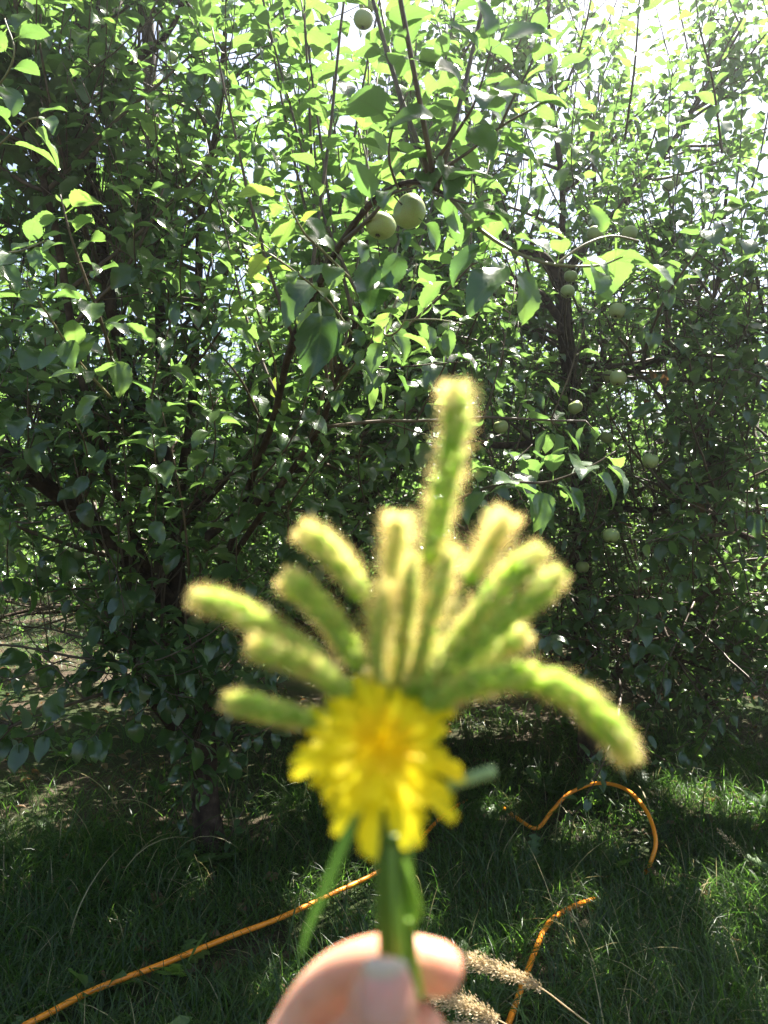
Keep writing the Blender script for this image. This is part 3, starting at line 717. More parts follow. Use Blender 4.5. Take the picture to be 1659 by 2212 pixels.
# long pale twig with apples above, curving to the right
near_branch(A, [(975, 430, 1.36), (1040, 498, 1.32), (1120, 548, 1.28), (1200, 572, 1.25), (1290, 574, 1.23), (1345, 555, 1.22)], .0042, .09, .06, .5, rn, spots=[
 (1125, 500, 1.28, 1030, 410, 1.22, .45, 0), (1120, 480, 1.28, 990, 470, 1.3, .25, 1), (1200, 565, 1.25, 1130, 490, 1.3, .5, 1), (1150, 500, 1.3, 1222, 500, 1.25, .65, 1),
 (1310, 520, 1.22, 1285, 440, 1.2, .6, 0), (1330, 560, 1.22, 1470, 590, 1.18, .55, 1), (1300, 565, 1.23, 1400, 545, 1.22, .4, 1), (1130, 560, 1.27, 1145, 680, 1.22, .75, 2),
 (1115, 560, 1.28, 1005, 640, 1.2, .25, 0), (1240, 560, 1.24, 1330, 560, 1.2, .35, 1), (1060, 515, 1.32, 960, 590, 1.3, .1, 0)])
near_branch(A, [(905, 402, 1.4), (960, 425, 1.34), (1020, 440, 1.30), (1060, 430, 1.28)], .003, .028, .085, .35, rn, 'twig', droop=.15)
near_branch(A, [(860, 410, 1.43), (840, 340, 1.38), (850, 270, 1.36), (880, 200, 1.35)], .003, .03, .085, .4, rn, 'twig', droop=.15)
near_branch(A, [(1080, 275, 1.35), (1110, 210, 1.33), (1150, 130, 1.32), (1160, 60, 1.32)], .003, .03, .08, .4, rn, 'twig', droop=.15)
near_branch(A, [(1200, 572, 1.25), (1260, 530, 1.26), (1320, 510, 1.28), (1380, 520, 1.3)], .0025, .028, .07, .4, rn, droop=.2)
# apple bearing limb: dark leaves hanging
near_branch(A, [(745, 520, 1.55), (800, 470, 1.48), (845, 420, 1.44), (900, 405, 1.4)], .006, .07, .08, .1, rn, 'twig', spots=[
 (790, 455, 1.47, 745, 400, 1.45, .1, 2), (870, 495, 1.42, 880, 530, 1.39, .05, 0), (905, 470, 1.41, 965, 530, 1.45, .2, 2), (860, 530, 1.5, 850, 620, 1.46, .1, 2),
 (740, 560, 1.55, 660, 480, 1.5, .7, 0), (700, 600, 1.7, 600, 660, 1.6, .2, 0), (800, 540, 1.5, 810, 670, 1.45, .0, 2), (850, 410, 1.44, 860, 330, 1.44, .2, 1), (690, 650, 1.7, 700, 790, 1.6, .0, 2)])
near_branch(A, [(755, 600, 1.6), (700, 545, 1.5), (655, 500, 1.45), (620, 430, 1.42), (615, 395, 1.42)], .003, .03, .07, .85, rn, droop=.1)
near_branch(A, [(760, 720, 1.7), (700, 640, 1.6), (600, 560, 1.5), (540, 530, 1.5)], .003, .028, .062, .95, rn, droop=.1)
near_branch(A, [(860, 640, 1.6), (830, 720, 1.55), (870, 700, 1.5), (900, 570, 1.5)], .003, .035, .075, .7, rn, droop=.3)
near_branch(A, [(780, 340, 1.75), (775, 280, 1.7), (800, 390, 1.65), (790, 440, 1.6)][::-1], .003, .04, .075, .6, rn)
near_branch(A, [(740, 750, 2.0), (840, 700, 1.8), (930, 690, 1.75), (1000, 700, 1.7)], .003, .03, .08, .6, rn, droop=.1)
near_branch(A, [(700, 880, 2.1), (770, 780, 1.9), (800, 740, 1.8), (810, 700, 1.8)], .003, .03, .075, .6, rn)
# left: two sunlit shoots
near_branch(A, [(250, 800, 2.0), (220, 700, 1.75), (180, 590, 1.65), (150, 500, 1.6), (130, 420, 1.58)], .005, .03, .095, .55, rn, 'twig')
near_branch(A, [(240, 860, 1.9), (170, 780, 1.75), (110, 690, 1.62), (50, 600, 1.55)], .004, .032, .085, .6, rn)
near_branch(A, [(330, 900, 2.1), (330, 840, 1.95), (350, 760, 1.9), (370, 690, 1.85)], .004, .035, .08, .4, rn, 'twig')
near_branch(A, [(-80, 640, 1.7), (-10, 560, 1.6), (50, 540, 1.55), (100, 520, 1.5)], .003, .03, .08, .4, rn)
near_branch(A, [(-120, 240, 1.8), (-20, 200, 1.7), (30, 120, 1.65), (10, 40, 1.65)], .003, .035, .09, .4, rn)
near_branch(A, [(-120, 420, 1.8), (-20, 330, 1.7), (60, 260, 1.65), (110, 260, 1.65)], .003, .04, .09, .4, rn)
near_branch(A, [(600, 890, 2.3), (595, 790, 2.1), (565, 700, 2.0), (548, 640, 1.98)], .0035, .026, .06, .97, rn)
near_branch(A, [(560, 900, 2.3), (520, 820, 2.1), (470, 760, 2.0), (420, 700, 1.95)], .004, .035, .08, .4, rn, 'twig')
near_branch(A, [(540, 1060, 2.6), (610, 980, 2.3), (650, 900, 2.2), (670, 820, 2.2)], .004, .03, .075, .4, rn, 'twig')
near_branch(A, [(620, 1100, 2.6), (660, 1040, 2.4), (700, 990, 2.3), (760, 930, 2.3)], .004, .03, .075, .45, rn, 'twig')
rq = np.random.RandomState(101)
for (x, y, d) in [(60, 900, 2.2), (170, 980, 2.2), (330, 1010, 2.2), (450, 900, 2.2), (520, 640, 2.2), (400, 560, 2.2), (300, 480, 2.2), (90, 720, 2.1), (480, 420, 2.3), (330, 300, 2.3), (560, 300, 2.3),
                  (640, 200, 2.2), (80, 60, 2.1), (200, 60, 2.3), (700, 1000, 2.5), (800, 960, 2.5), (880, 880, 2.4), (640, 760, 2.2), (930, 800, 2.4), (740, 300, 2.2), (520, 1150, 2.5), (620, 1060, 2.5),
                  (700, 120, 2.3), (420, 120, 2.4), (20, 1180, 2.3), (260, 1180, 2.6), (560, 980, 2.4)]:
    dx_, dy_ = rq.uniform(-70, 70), rq.uniform(60, 150)
    near_branch(A, [(x + dx_ * .2, y + dy_, d + .35), (x + dx_ * .4, y + dy_ * .4, d + .12), (x + dx_ * .2, y - dy_ * .3, d), (x - dx_ * .2, y - dy_ * .8, d - .03)], .003, .028, .090, rq.uniform(.35, .75), rq, 'twig', droop=.1)
for (x, y, d) in [(60, 1260, 2.7), (180, 1300, 2.8), (300, 1260, 2.7), (90, 1430, 2.8), (230, 1460, 2.8), (340, 1400, 2.7), (480, 1360, 2.7), (560, 1300, 2.7), (600, 1420, 2.9), (150, 1180, 2.6), (400, 1180, 2.6), (-20, 1450, 2.8),
                  (520, 1500, 2.9), (300, 1540, 2.9), (660, 1200, 2.8), (760, 1150, 2.8), (420, 1600, 2.8), (500, 1620, 2.85), (380, 1500, 2.7), (460, 1460, 2.7), (560, 1580, 2.85), (200, 1590, 2.8), (430, 1690, 2.9)]:
    dx_, dy_ = rq.uniform(-90, 90), rq.uniform(20, 110)
    near_branch(A, [(x + dx_ * .6, y - dy_ * .8, d + .25), (x + dx_ * .3, y - dy_ * .3, d + .1), (x, y, d), (x - dx_ * .5, y + dy_ * .3, d - .03)], .003, .025, .088, rq.uniform(.2, .5), rq, 'twig', droop=.2)
for (x, y, d) in [(1150, 820, 3.0), (1420, 900, 2.9), (1560, 760, 2.8), (1080, 740, 2.9), (1250, 300, 2.8), (1180, 150, 2.7), (1450, 240, 2.8), (1600, 500, 2.8), (1500, 1180, 2.8), (1620, 1060, 2.7), (1380, 1320, 2.9), (1130, 330, 2.9)]:
    dx_, dy_ = rq.uniform(-70, 70), rq.uniform(60, 140)
    near_branch(B, [(x + dx_ * .2, y + dy_, d + .35), (x + dx_ * .4, y + dy_ * .4, d + .12), (x + dx_ * .2, y - dy_ * .3, d), (x - dx_ * .2, y - dy_ * .8, d - .03)], .003, .028, .090, rq.uniform(.35, .7), rq, 'twig', droop=.1)
# right: fan of sunlit leaves
near_branch(B, [(960, 1090, 2.4), (1080, 1045, 1.95), (1180, 1042, 1.85), (1270, 1010, 1.8), (1330, 975, 1.78)], .005, .038, .10, .45, rn, 'twig')
near_branch(B, [(1000, 1110, 2.4), (1060, 1060, 2.1), (1110, 1000, 2.0), (1150, 960, 2.0)], .004, .035, .09, .3, rn, 'twig')
near_branch(B, [(1390, 760, 2.9), (1440, 640, 2.5), (1520, 520, 2.35), (1560, 400, 2.3)], .006, .035, .085, .35, rn, 'twig')
near_branch(B, [(1350, 300, 2.9), (1370, 150, 2.6), (1380, 20, 2.5), (1385, -60, 2.5)], .005, .035, .075, .6, rn, 'twig', upright=.8)
near_branch(B, [(1560, 330, 2.8), (1540, 180, 2.5), (1510, 50, 2.4), (1500, -60, 2.4)], .005, .035, .075, .6, rn, 'twig', upright=.8)
# a few withered brown leaves caught in the right-hand trees
wl = MB(); q = [(1415, 842, 3.2), (1530, 1085, 3.0), (1500, 1100, 3.05), (1640, 1250, 2.9), (1655, 1265, 2.9), (1395, 900, 3.2), (1440, 850, 3.2), (1330, 1130, 3.2)]
add_leaves(wl, [P(*a) for a in q], rn.uniform(-1, 1, (8, 3)), rn.uniform(-1, 1, (8, 3)), rn.uniform(.07, .1, 8), rn.uniform(.5, 1, 8), T_NEAR, rn)
part(wl, "withered_leaves", M['litter'], B)

# ------------------------------------------------------------------ apples as things
def apple_mesh():
    nu, nv = 16, 24; v = []
    for i in range(nu + 1):
        a = math.pi * i / nu; r = math.sin(a) ** 0.85 * (1.0 - 0.10 * (1 - math.cos(a)) * 0.5)
        z = math.cos(a) * 0.90; z -= 0.30 * math.exp(-(a / 0.32) ** 2); z += 0.20 * math.exp(-((math.pi - a) / 0.28) ** 2)
        for j in range(nv):
            b = 2 * math.pi * j / nv; rr = r * (1 + 0.02 * math.cos(5 * b) * (a / math.pi) + 0.02 * math.cos(2 * b)); v.append((rr * math.cos(b), rr * math.sin(b), z))
    f = [(i * nv + j, (i + 1) * nv + j, (i + 1) * nv + (j + 1) % nv, i * nv + (j + 1) % nv) for i in range(nu) for j in range(nv)]
    return np.array(v), np.array(f)
av, af = apple_mesh()
mb = MB(); mb.add(av, af); body0 = mb.build("flesh", M['apple']); me_body = body0.data
mb = MB(); tube(mb, [(0, 0, .6), (.03, 0, .95), (.10, .02, 1.3)], [.05, .04, .06], 6); st0 = mb.build("stalk", M['twig']); me_st = st0.data
mb = MB()
for a in range(5):
    tube(mb, [(.02 * math.cos(a * 1.257), .02 * math.sin(a * 1.257), -.70), (.12 * math.cos(a * 1.257), .12 * math.sin(a * 1.257), -.80), (.16 * math.cos(a * 1.257), .16 * math.sin(a * 1.257), -.88)], [.07, .05, .01], 5)
M['calyx'] = solid("calyx", [(0.3, (0.03, 0.02, 0.015)), (0.7, (0.08, 0.06, 0.04))], 40, 0.9)
ca0 = mb.build("calyx", M['calyx']); me_ca = ca0.data
for o in (body0, st0, ca0): bpy.data.objects.remove(o)
for k, (p, rr, d, px, py, r, lab) in enumerate(AP):
    t = thing("apple", p, lab, "apple", "green apples hanging in the trees"); t.scale = (rr * rn.uniform(.96, 1.05), rr * rn.uniform(.95, 1.03), rr * rn.uniform(.9, 1.02))
    t.rotation_euler = (rn.uniform(-.5, .5), rn.uniform(-.4, .4), rn.uniform(0, 6.28))
    if k == 1: t.rotation_euler = (R(15), R(-65), R(20))
    if k == 0: t.rotation_euler = (R(-10), R(15), R(0))
    for nm, me in (("flesh", me_body), ("stalk", me_st), ("calyx", me_ca)):
        c = bpy.data.objects.new(nm, me); COL.objects.link(c); c.parent = t

# ------------------------------------------------------------------ hose
mb = MB(); tube(mb, hpts, 0.0084, 12)
tag(mb.build("garden_hose", M['hose']), "orange garden hose snaking and looping through the dark grass", "hose")

# ------------------------------------------------------------------ dry grass plumes
M['straw'] = leafy("straw", [(0, (0.36, 0.28, 0.16)), (1, (0.68, 0.56, 0.38))], [(0, (0.42, 0.32, 0.16)), (1, (0.72, 0.56, 0.3))], tfac=0.35, rough=0.6, veins=False)
def plume(pts, nhead, label, rng, fat=1.0, green=False, tail=()):
    path = smooth_path(seg(*pts), 40)
    b = seg(*[pts[-1]])[0]; foot = np.array([b[0] + 0.12, b[1] + 0.1, gh(b[0], b[1])])
    full = np.vstack([path, smooth_path([path[-1], (path[-1] + foot) / 2 + [0.04, 0.02, 0.03], foot], 12)[1:]])
    t = thing("seed_head_grass", foot, label, "grass stalk", "grass stalks gone to seed")
    mb = MB(); tube(mb, full, np.linspace(.0008, .0016, len(full)), 5, .7 if not green else .3); part(mb, "stem", M['straw'] if not green else M['grass'], t)
    hb = MB(); n = nhead
    tt = rng.rand(n) ** 0.9 * 0.62; i = (tt * 39).astype(int); pp = path[i]; tg = unit(path[np.minimum(i + 1, 39)] - path[np.maximum(i - 1, 0)])
    spread = (0.006 + 0.012 * np.sin(np.pi * np.clip(tt / 0.62, 0, 1)) * (0.6 + 0.4 * np.sin(tt * 60))) * fat
    off = unit(rng.randn(n, 3)) * (spread * rng.rand(n) ** 0.7)[:, None]
    ax = unit(-tg + off / spread[:, None] * 0.7 + rng.uniform(-.4, .4, (n, 3))); L = rng.uniform(.005, .009, n)
    s = unit(np.cross(ax, rng.randn(n, 3))) * 0.0009
    v = np.stack([pp + off, pp + off + ax * (L * .4)[:, None] + s, pp + off + ax * L[:, None], pp + off + ax * (L * .4)[:, None] - s], 1)
    hb.add(v.reshape(-1, 3), np.arange(4 * n).reshape(-1, 4), np.repeat(rng.rand(n), 4))
    part(hb, "seed_head", M['straw'], t)
rp = np.random.RandomState(4)
plume([(985, 2062, 1.36), (1030, 2078, 1.36), (1090, 2098, 1.37), (1165, 2132, 1.38), (1230, 2180, 1.4), (1290, 2225, 1.42)], 2600, "dry beige grass plume crossing in front of the hose", rp, 1.25)
plume([(880, 2138, 1.3), (950, 2155, 1.3), (1010, 2172, 1.31), (1070, 2200, 1.32), (1140, 2240, 1.33), (1180, 2275, 1.34)], 2600, "dry beige grass plume just right of the fingers, lower of the two", rp, 1.4)
plume([(960, 2215, 1.3), (1000, 2212, 1.3), (1050, 2212, 1.31), (1100, 2222, 1.32), (1150, 2250, 1.33)], 400, "small side plume of dry grass at the bottom edge", rp, .6)
plume([(1555, 1795, 2.1), (1580, 1820, 2.1), (1610, 1850, 2.12), (1650, 1895, 2.14), (1700, 1960, 2.16)], 160, "thin grey-green grass stalk with sparse seeds at the right edge", rp, .8, True)

# ------------------------------------------------------------------ held bouquet
M['spike'] = leafy("foxtail_spikelet", [(0, (0.25, 0.45, 0.04)), (1, (0.78, 0.90, 0.24))], [(0, (0.55, 0.86, 0.05)), (1, (0.84, 0.98, 0.18))], tfac=0.6, rough=0.5, veins=False)
M['bristle'] = leafy("foxtail_bristle", [(0, (0.62, 0.52, 0.16)), (1, (0.80, 0.76, 0.32))], [(0, (0.95, 0.70, 0.22)), (1, (0.98, 0.86, 0.40))], tfac=0.75, rough=0.35, veins=False)
M['stem'] = leafy("green_stem", [(0, (0.06, 0.14, 0.01)), (1, (0.17, 0.30, 0.03))], [(0, (0.12, 0.3, 0.02)), (1, (0.3, 0.5, 0.05))], tfac=0.3, rough=0.35, veins=False)
oct_v = np.array([(1, 0, 0), (-.9, 0, 0), (0, .5, 0), (0, -.5, 0), (0, 0, .5), (0, 0, -.5)]); oct_f = np.array([(0, 2, 4), (0, 4, 3), (0, 3, 5), (0, 5, 2), (1, 4, 2), (1, 3, 4), (1, 5, 3), (1, 2, 5)])
BX, BY, BD = 850, 1560, 0.226                      # where the stems gather
def foxtail(pts, hl, label, rng, slot, rc=.0019, br=.0068, nsp=420, nbr=1100):
    """pts run from tip to gathering point; hl = share of the path that is seed head"""
    a = slot * 2.399; rr = 0.00125 * math.sqrt(slot + 0.3); ox, oy = rr * math.cos(a), rr * math.sin(a)
    g = np.array([ox, oy, 0])
    head = smooth_path(seg(*pts), 60)
    low = [P(BX, BY + 60, BD) + g, P(851, 1750, .222) + g, P(850, 1900, .2165) + g, P(858, 2060, .2125) + g, P(872, 2150 + 5 * (slot % 4), .2105) + g]
    st = smooth_path([head[int(59 * hl)], head[min(59, int(59 * hl) + 8)]] + [head[-1]] + low, 50)
    t = thing("foxtail_grass", low[-1], label, "foxtail", "foxtail seed heads held in the bouquet")
    mb = MB(); tube(mb, st, np.linspace(.0006, .0012, len(st)), 7, rng.uniform(.2, .8)); part(mb, "stem", M['stem'], t)
    m = int(60 * hl); hp = head[:max(m, 4)]
    def frame(tt):
        x = tt * (len(hp) - 1); i = np.minimum(x.astype(int), len(hp) - 2); fr = (x - i)[:, None]
        p = hp[i] * (1 - fr) + hp[i + 1] * fr; tg = unit(hp[i + 1] - hp[i]); o = unit(np.cross(tg, rng.randn(len(tt), 3))); return p, -tg, o
    tt = rng.rand(nsp); p, tg, o = frame(tt); taper = np.clip(.25 + tt * 4.5, .3, 1) * (1 - .25 * tt)
    X = unit(tg * .8 + o * .7); Y = unit(np.cross(X, o) + 1e-6); Z = np.cross(X, Y); c = p + o * (rc * 1.45 * taper * rng.uniform(.6, 1.05, nsp))[:, None]; s = rng.uniform(.0014, .0022, nsp)[:, None, None]
    v = c[:, None, :] + s * (oct_v[None, :, 0:1] * X[:, None] + oct_v[None, :, 1:2] * Y[:, None] + oct_v[None, :, 2:3] * Z[:, None])
    mb = MB(); mb.add(v.reshape(-1, 3), (oct_f[None] + (np.arange(nsp) * 6)[:, None, None]).reshape(-1, 3), np.repeat(rng.rand(nsp), 6)); sh = part(mb, "seed_head", M['spike'], t)
    tt = rng.rand(nbr); p, tg, o = frame(tt); L = br * rng.uniform(.6, 1.1, nbr) * np.clip(tt * 4 + .35, .35, 1)
    e = p + unit(tg * .75 + o * .9 + rng.uniform(-.25, .25, (nbr, 3))) * (L + rc)[:, None]; bs_ = p + o * rc * .7; w_ = unit(np.cross(e - bs_, rng.randn(nbr, 3))) * .00006
    v = np.stack([bs_ - w_, bs_ + w_, e + w_ * .4, e - w_ * .4], 1)
    mb = MB(); mb.add(v.reshape(-1, 3), np.arange(4 * nbr).reshape(-1, 4), np.repeat(rng.rand(nbr), 4))
    off = part(mb, "bristles", M['bristle'], sh)
rf = np.random.RandomState(12)
C0 = (BX, BY, BD)
FOX = [
 ([(982, 835, .222), (986, 900, .223), (972, 1000, .224), (950, 1100, .226), (932, 1200, .227), (905, 1400, .227), C0], .60, "tallest foxtail standing straight up above all the others", .0022, .0072),
 ([(655, 1145, .23), (705, 1185, .23), (750, 1235, .231), (790, 1310, .231), (825, 1430, .23), C0], .50, "foxtail leaning left, topmost of the left-hand ones", .0022, .0058),
 ([(618, 1248, .226), (665, 1285, .226), (715, 1340, .227), (755, 1405, .227), (800, 1480, .227), C0], .62, "foxtail leaning left just below the topmost left one", .0022, .0058),
 ([(422, 1292, .218), (490, 1310, .218), (560, 1345, .219), (640, 1395, .22), (720, 1450, .222), C0], .66, "longest left foxtail reaching out farthest to the left", .0021, .0055),
 ([(545, 1395, .214), (600, 1410, .214), (665, 1435, .216), (725, 1475, .218), C0], .72, "short foxtail tucked under the longest left one", .0022, .0055),
 ([(492, 1515, .214), (560, 1530, .214), (640, 1548, .216), (740, 1560, .22), C0], .72, "lowest left foxtail pointing sideways beside the yellow flower", .0019, .0045),
 ([(860, 1118, .236), (856, 1190, .236), (848, 1290, .235), (848, 1420, .232), C0], .42, "golden edged foxtail upright behind, left of the tallest", .0017, .0065),
 ([(832, 1262, .226), (822, 1340, .225), (816, 1430, .225), (835, 1500, .225), C0], .66, "thin foxtail with dark core rising right above the yellow flower", .0015, .0070),
 ([(892, 1205, .228), (884, 1300, .227), (872, 1400, .227), (860, 1490, .226), C0], .72, "slim upright foxtail in the middle of the fan", .0016, .0068),
 ([(972, 1185, .226), (950, 1270, .225), (922, 1370, .225), (895, 1470, .225), C0], .78, "dark centred foxtail leaning slightly right below the tallest", .0018, .0070),
 ([(1092, 1115, .238), (1058, 1175, .238), (1015, 1250, .236), (950, 1380, .232), C0], .46, "golden haloed foxtail behind, upper right of the fan", .0018, .0066),
 ([(1168, 1188, .222), (1105, 1240, .222), (1040, 1315, .222), (975, 1400, .223), (900, 1490, .224), C0], .72, "foxtail leaning right with straight dark core", .0021, .0062),
 ([(1208, 1235, .216), (1150, 1290, .217), (1080, 1350, .218), (1000, 1415, .22), (910, 1490, .222), C0], .70, "bright foxtail leaning farthest right below the straight one", .0022, .0052),
 ([(1132, 1365, .23), (1080, 1400, .23), (1010, 1440, .229), (920, 1495, .228), C0], .68, "short foxtail half hidden under the right-leaning ones", .0021, .0055),
 ([(1362, 1640, .208), (1318, 1575, .209), (1235, 1500, .211), (1130, 1462, .213), (1020, 1478, .216), (930, 1520, .22), C0], .80, "thick foxtail arching over and drooping to the right", .0026, .0056),
]
for k, (pts, hl, lab, rc, br) in enumerate(FOX): foxtail(pts, min(.85, hl * 1.15), lab, rf, k, rc * (.72 if 6 <= k <= 10 else 1), br * (1.15 if 6 <= k <= 10 else 0.95), nsp=460 if k != 14 else 820, nbr=1150 if k != 14 else 1700)

# dandelion
def flat_mat(name, a, b, ta, tb, tf=.62, rough=.5): return leafy(name, [(0, a), (1, b)], [(0, ta), (1, tb)], tfac=tf, rough=rough, spec=0.2, veins=False)
M['petal'] = flat_mat("dandelion_floret", (0.92, 0.77, 0.012), (0.95, 0.86, 0.02), (0.96, 0.84, 0.01), (0.99, 0.92, 0.01))
M['petal_in'] = flat_mat("dandelion_disc", (0.97, 0.71, 0.006), (0.97, 0.77, 0.01), (0.98, 0.75, 0.0), (0.99, 0.82, 0.0))
DC = P(822, 1612, .208)
dn = unit(unit(np.array([0, 0, CAMZ]) - DC) + np.array([.22, 0, .72])); dx = unit(np.cross([0, 0, 1.0], dn)) * -1; dx = unit(np.array([1.0, 0, 0]) - dn * dn[0]); dz = np.cross(dn, dx) * -1; dz = (dz if dz[2] > 0 else -dz) * 1.12
px1 = .208 / F
def florets(name, rings, mat, parent, rng, custom=()):
    mb = MB()
    lst = []
    for (n, r0, r1, lift0, lift1, wd_) in rings:
        for k in range(n):
            lst.append((2 * math.pi * k / n + rng.uniform(-.09, .09), r0, r1 * rng.uniform(.86, 1.06), lift0, lift1 * rng.uniform(.6, 1.4), wd_ * rng.uniform(.8, 1.2)))
    lst += list(custom)
    for (a, r0, r1, l0, l1, wd_) in lst:
        m = 9; t = np.linspace(0, 1, m); ra = r0 + (r1 - r0) * t; bend = rng.uniform(-.10, .10)
        aa = a + bend * t; c = DC + (np.outer(ra * np.cos(aa), dx) + np.outer(ra * np.sin(aa), dz)) * px1 + np.outer((l0 + (l1 - l0) * t - 14 * t ** 3 * (r1 > 150)) * px1, dn)
        tw = rng.uniform(-.4, .4); side = np.outer(-np.sin(aa), dx) + np.outer(np.cos(aa), dz); side = side * math.cos(tw) + dn * math.sin(tw)
        ww = wd_ * px1 * (.35 + .65 * np.sin(np.clip(t * 1.25, 0, 1.57))) * np.where(t > .94, .72, 1)
        cup = .22 * ww
        v = np.concatenate([c - side * ww[:, None] + dn * cup[:, None], c, c + side * ww[:, None] + dn * cup[:, None]])
        f = [(i, i + 1, m + i + 1, m + i) for i in range(m - 1)] + [(m + i, m + i + 1, 2 * m + i + 1, 2 * m + i) for i in range(m - 1)]
        mb.add(v, np.array(f), rng.rand())
    return part(mb, name, mat, parent)
foot = P(868, 2140, .209)
dand = thing("dandelion", foot, "yellow dandelion flower in front of the foxtails, facing the viewer", "flower")
rd = np.random.RandomState(31)
florets("outer_florets", [(34, 20, 172, -14, -8, 12), (34, 20, 156, -6, 0, 11.5)], M['petal'], dand, rd, custom=[
 (R(98), 40, 175, -10, 4, 13), (R(30), 60, 190, 12, 20, 12), (R(36), 60, 182, 12, 16, 11), (R(-44), 60, 205, -10, -4, 17), (R(-93), 50, 212, -8, -2, 14), (R(-102), 50, 205, -8, -2, 14),
 (R(-62), 50, 200, -8, 0, 14), (R(-70), 50, 198, -8, 0, 13), (R(-118), 50, 195, -8, 0, 12), (R(188), 50, 192, -8, 0, 12), (R(203), 50, 196, -8, 0, 11), (R(-20), 60, 190, -8, 0, 13), (R(-8), 60, 184, -8, 0, 12)])
florets("middle_florets", [(38, 10, 128, 2, 12, 8.5), (36, 8, 100, 6, 18, 7.5)], M['petal'], dand, rd)
florets("inner_florets", [(30, 6, 76, 8, 24, 5.5), (26, 4, 54, 10, 28, 5), (12, 2, 30, 12, 30, 5), (7, 0, 14, 12, 30, 4)], M['petal_in'], dand, rd)
mb = MB(); tube(mb, smooth_path([DC - dn * .0165, DC - dn * .013, DC - dn * .006, DC - dn * .0005], 10), [.002, .0055, .0068, .0072, .0072, .007, .007, .0068, .0066, .0064], 16, .3); part(mb, "bracts", M['stem'], dand)
mb = MB(); ds = smooth_path([DC - dn * .016, P(838, 1700, .2235), P(846, 1800, .2165), P(848, 1900, .2118), P(862, 2060, .2075), foot], 40); tube(mb, ds, .0017, 10, .8); part(mb, "stem", M['stem'], dand)
# grass tie wound round the stems, loose ends
tie = thing("grass_tie", P(850, 1815, .212), "green grass blade wound as a tie round the bouquet stems", "grass tie")
mb = MB(); a = np.linspace(0, 6 * math.pi, 70); cpt = P(848, 1815, .2195)
tube(mb, cpt + np.stack([np.cos(a) * .0052, np.sin(a) * .0052, np.linspace(-.0035, .0035, 70) + .0006 * np.sin(a * 1.3)], -1), .0011, 7, .1); part(mb, "winding", M['stem'], tie)
mb = MB(); tube(mb, smooth_path(seg((868, 1850, .214), (885, 1900, .2115), (900, 1945, .211), (905, 1975, .211), (890, 1992, .211), (876, 1990, .211)), 30), .0009, 7, 1.0); part(mb, "loose_end", M['stem'], tie)
# cut stub sticking out to the right, long blade hanging to the left
M['pale'] = flat_mat("pale_stem", (0.20, 0.33, 0.12), (0.34, 0.46, 0.24), (0.3, 0.5, 0.1), (0.4, 0.6, 0.2), .3)
stub = thing("grass_stalk", P(900, 1730, .214), "pale green cut grass stalk poking out right of the yellow flower", "grass stalk")
mb = MB(); tube(mb, smooth_path(seg((850, 1790, .218), (900, 1740, .215), (960, 1703, .2125), (1020, 1680, .2115), (1070, 1664, .211)), 20), np.concatenate([np.linspace(.0007, .0014, 14), np.full(6, .00155)]), 9, .8); part(mb, "stalk", M['pale'], stub)
blade_t = thing("long_grass_leaf", P(770, 1790, .222), "long dark green grass blade hanging down left of the bouquet stems", "grass blade")
mb = MB(); bp_ = smooth_path(seg((835, 1640, .226), (775, 1740, .222), (735, 1840, .22), (690, 1950, .22), (665, 2010, .222), (650, 2062, .226)), 30)
wv = np.array([.0013] * 6 + list(np.linspace(.0016, .0023, 6)) + list(np.linspace(.0023, .0004, 18))); s_ = np.array([.9, -.2, .35]); s_ = unit(s_)
nrm_ = unit(np.array([0.2, -1, 0.1]))
mb.add(np.concatenate([bp_ - s_ * wv[:, None], bp_ + nrm_ * -.0006, bp_ + s_ * wv[:, None]]), np.array([(i, i + 1, 31 + i, 30 + i) for i in range(29)] + [(30 + i, 31 + i, 61 + i, 60 + i) for i in range(29)]), .4)
M['dull'] = flat_mat('dull_blade', (0.03, 0.07, 0.015), (0.05, 0.10, 0.02), (0.06, 0.14, 0.02), (0.08, 0.18, 0.03), .35)
part(mb, "blade", M['dull'], blade_t)

# ------------------------------------------------------------------ hand
def mat_skin():
    m, n, out = new_mat("skin")
    bs = n.nodes.new("ShaderNodeBsdfPrincipled")
    c = ramp(n, noise(n, 55, 4), [(0.3, (0.50, 0.22, 0.135)), (0.5, (0.61, 0.31, 0.195)), (0.75, (0.68, 0.39, 0.26))])
    n.links.new(c, bs.inputs['Base Color']); bs.inputs['Roughness'].default_value = 0.48; bs.inputs['Specular IOR Level'].default_value = 0.4
    bs.inputs['Subsurface Weight'].default_value = 0.6; bs.inputs['Subsurface Radius'].default_value = (0.012, 0.004, 0.002); bs.inputs['Subsurface Scale'].default_value = 0.5
    bp = n.nodes.new("ShaderNodeBump"); bp.inputs['Strength'].default_value = 0.25; bp.inputs['Distance'].default_value = 0.0006
    n.links.new(noise(n, 900, 3), bp.inputs['Height']); n.links.new(bp.outputs[0], bs.inputs['Normal'])
    n.links.new(bs.outputs[0], out.inputs[0]); return m
M['skin'] = mat_skin()
M['nail'] = solid("nail", [(0.3, (0.55, 0.27, 0.21)), (0.7, (0.62, 0.34, 0.27))], 80, 0.3, 0.6, sss=0.3)

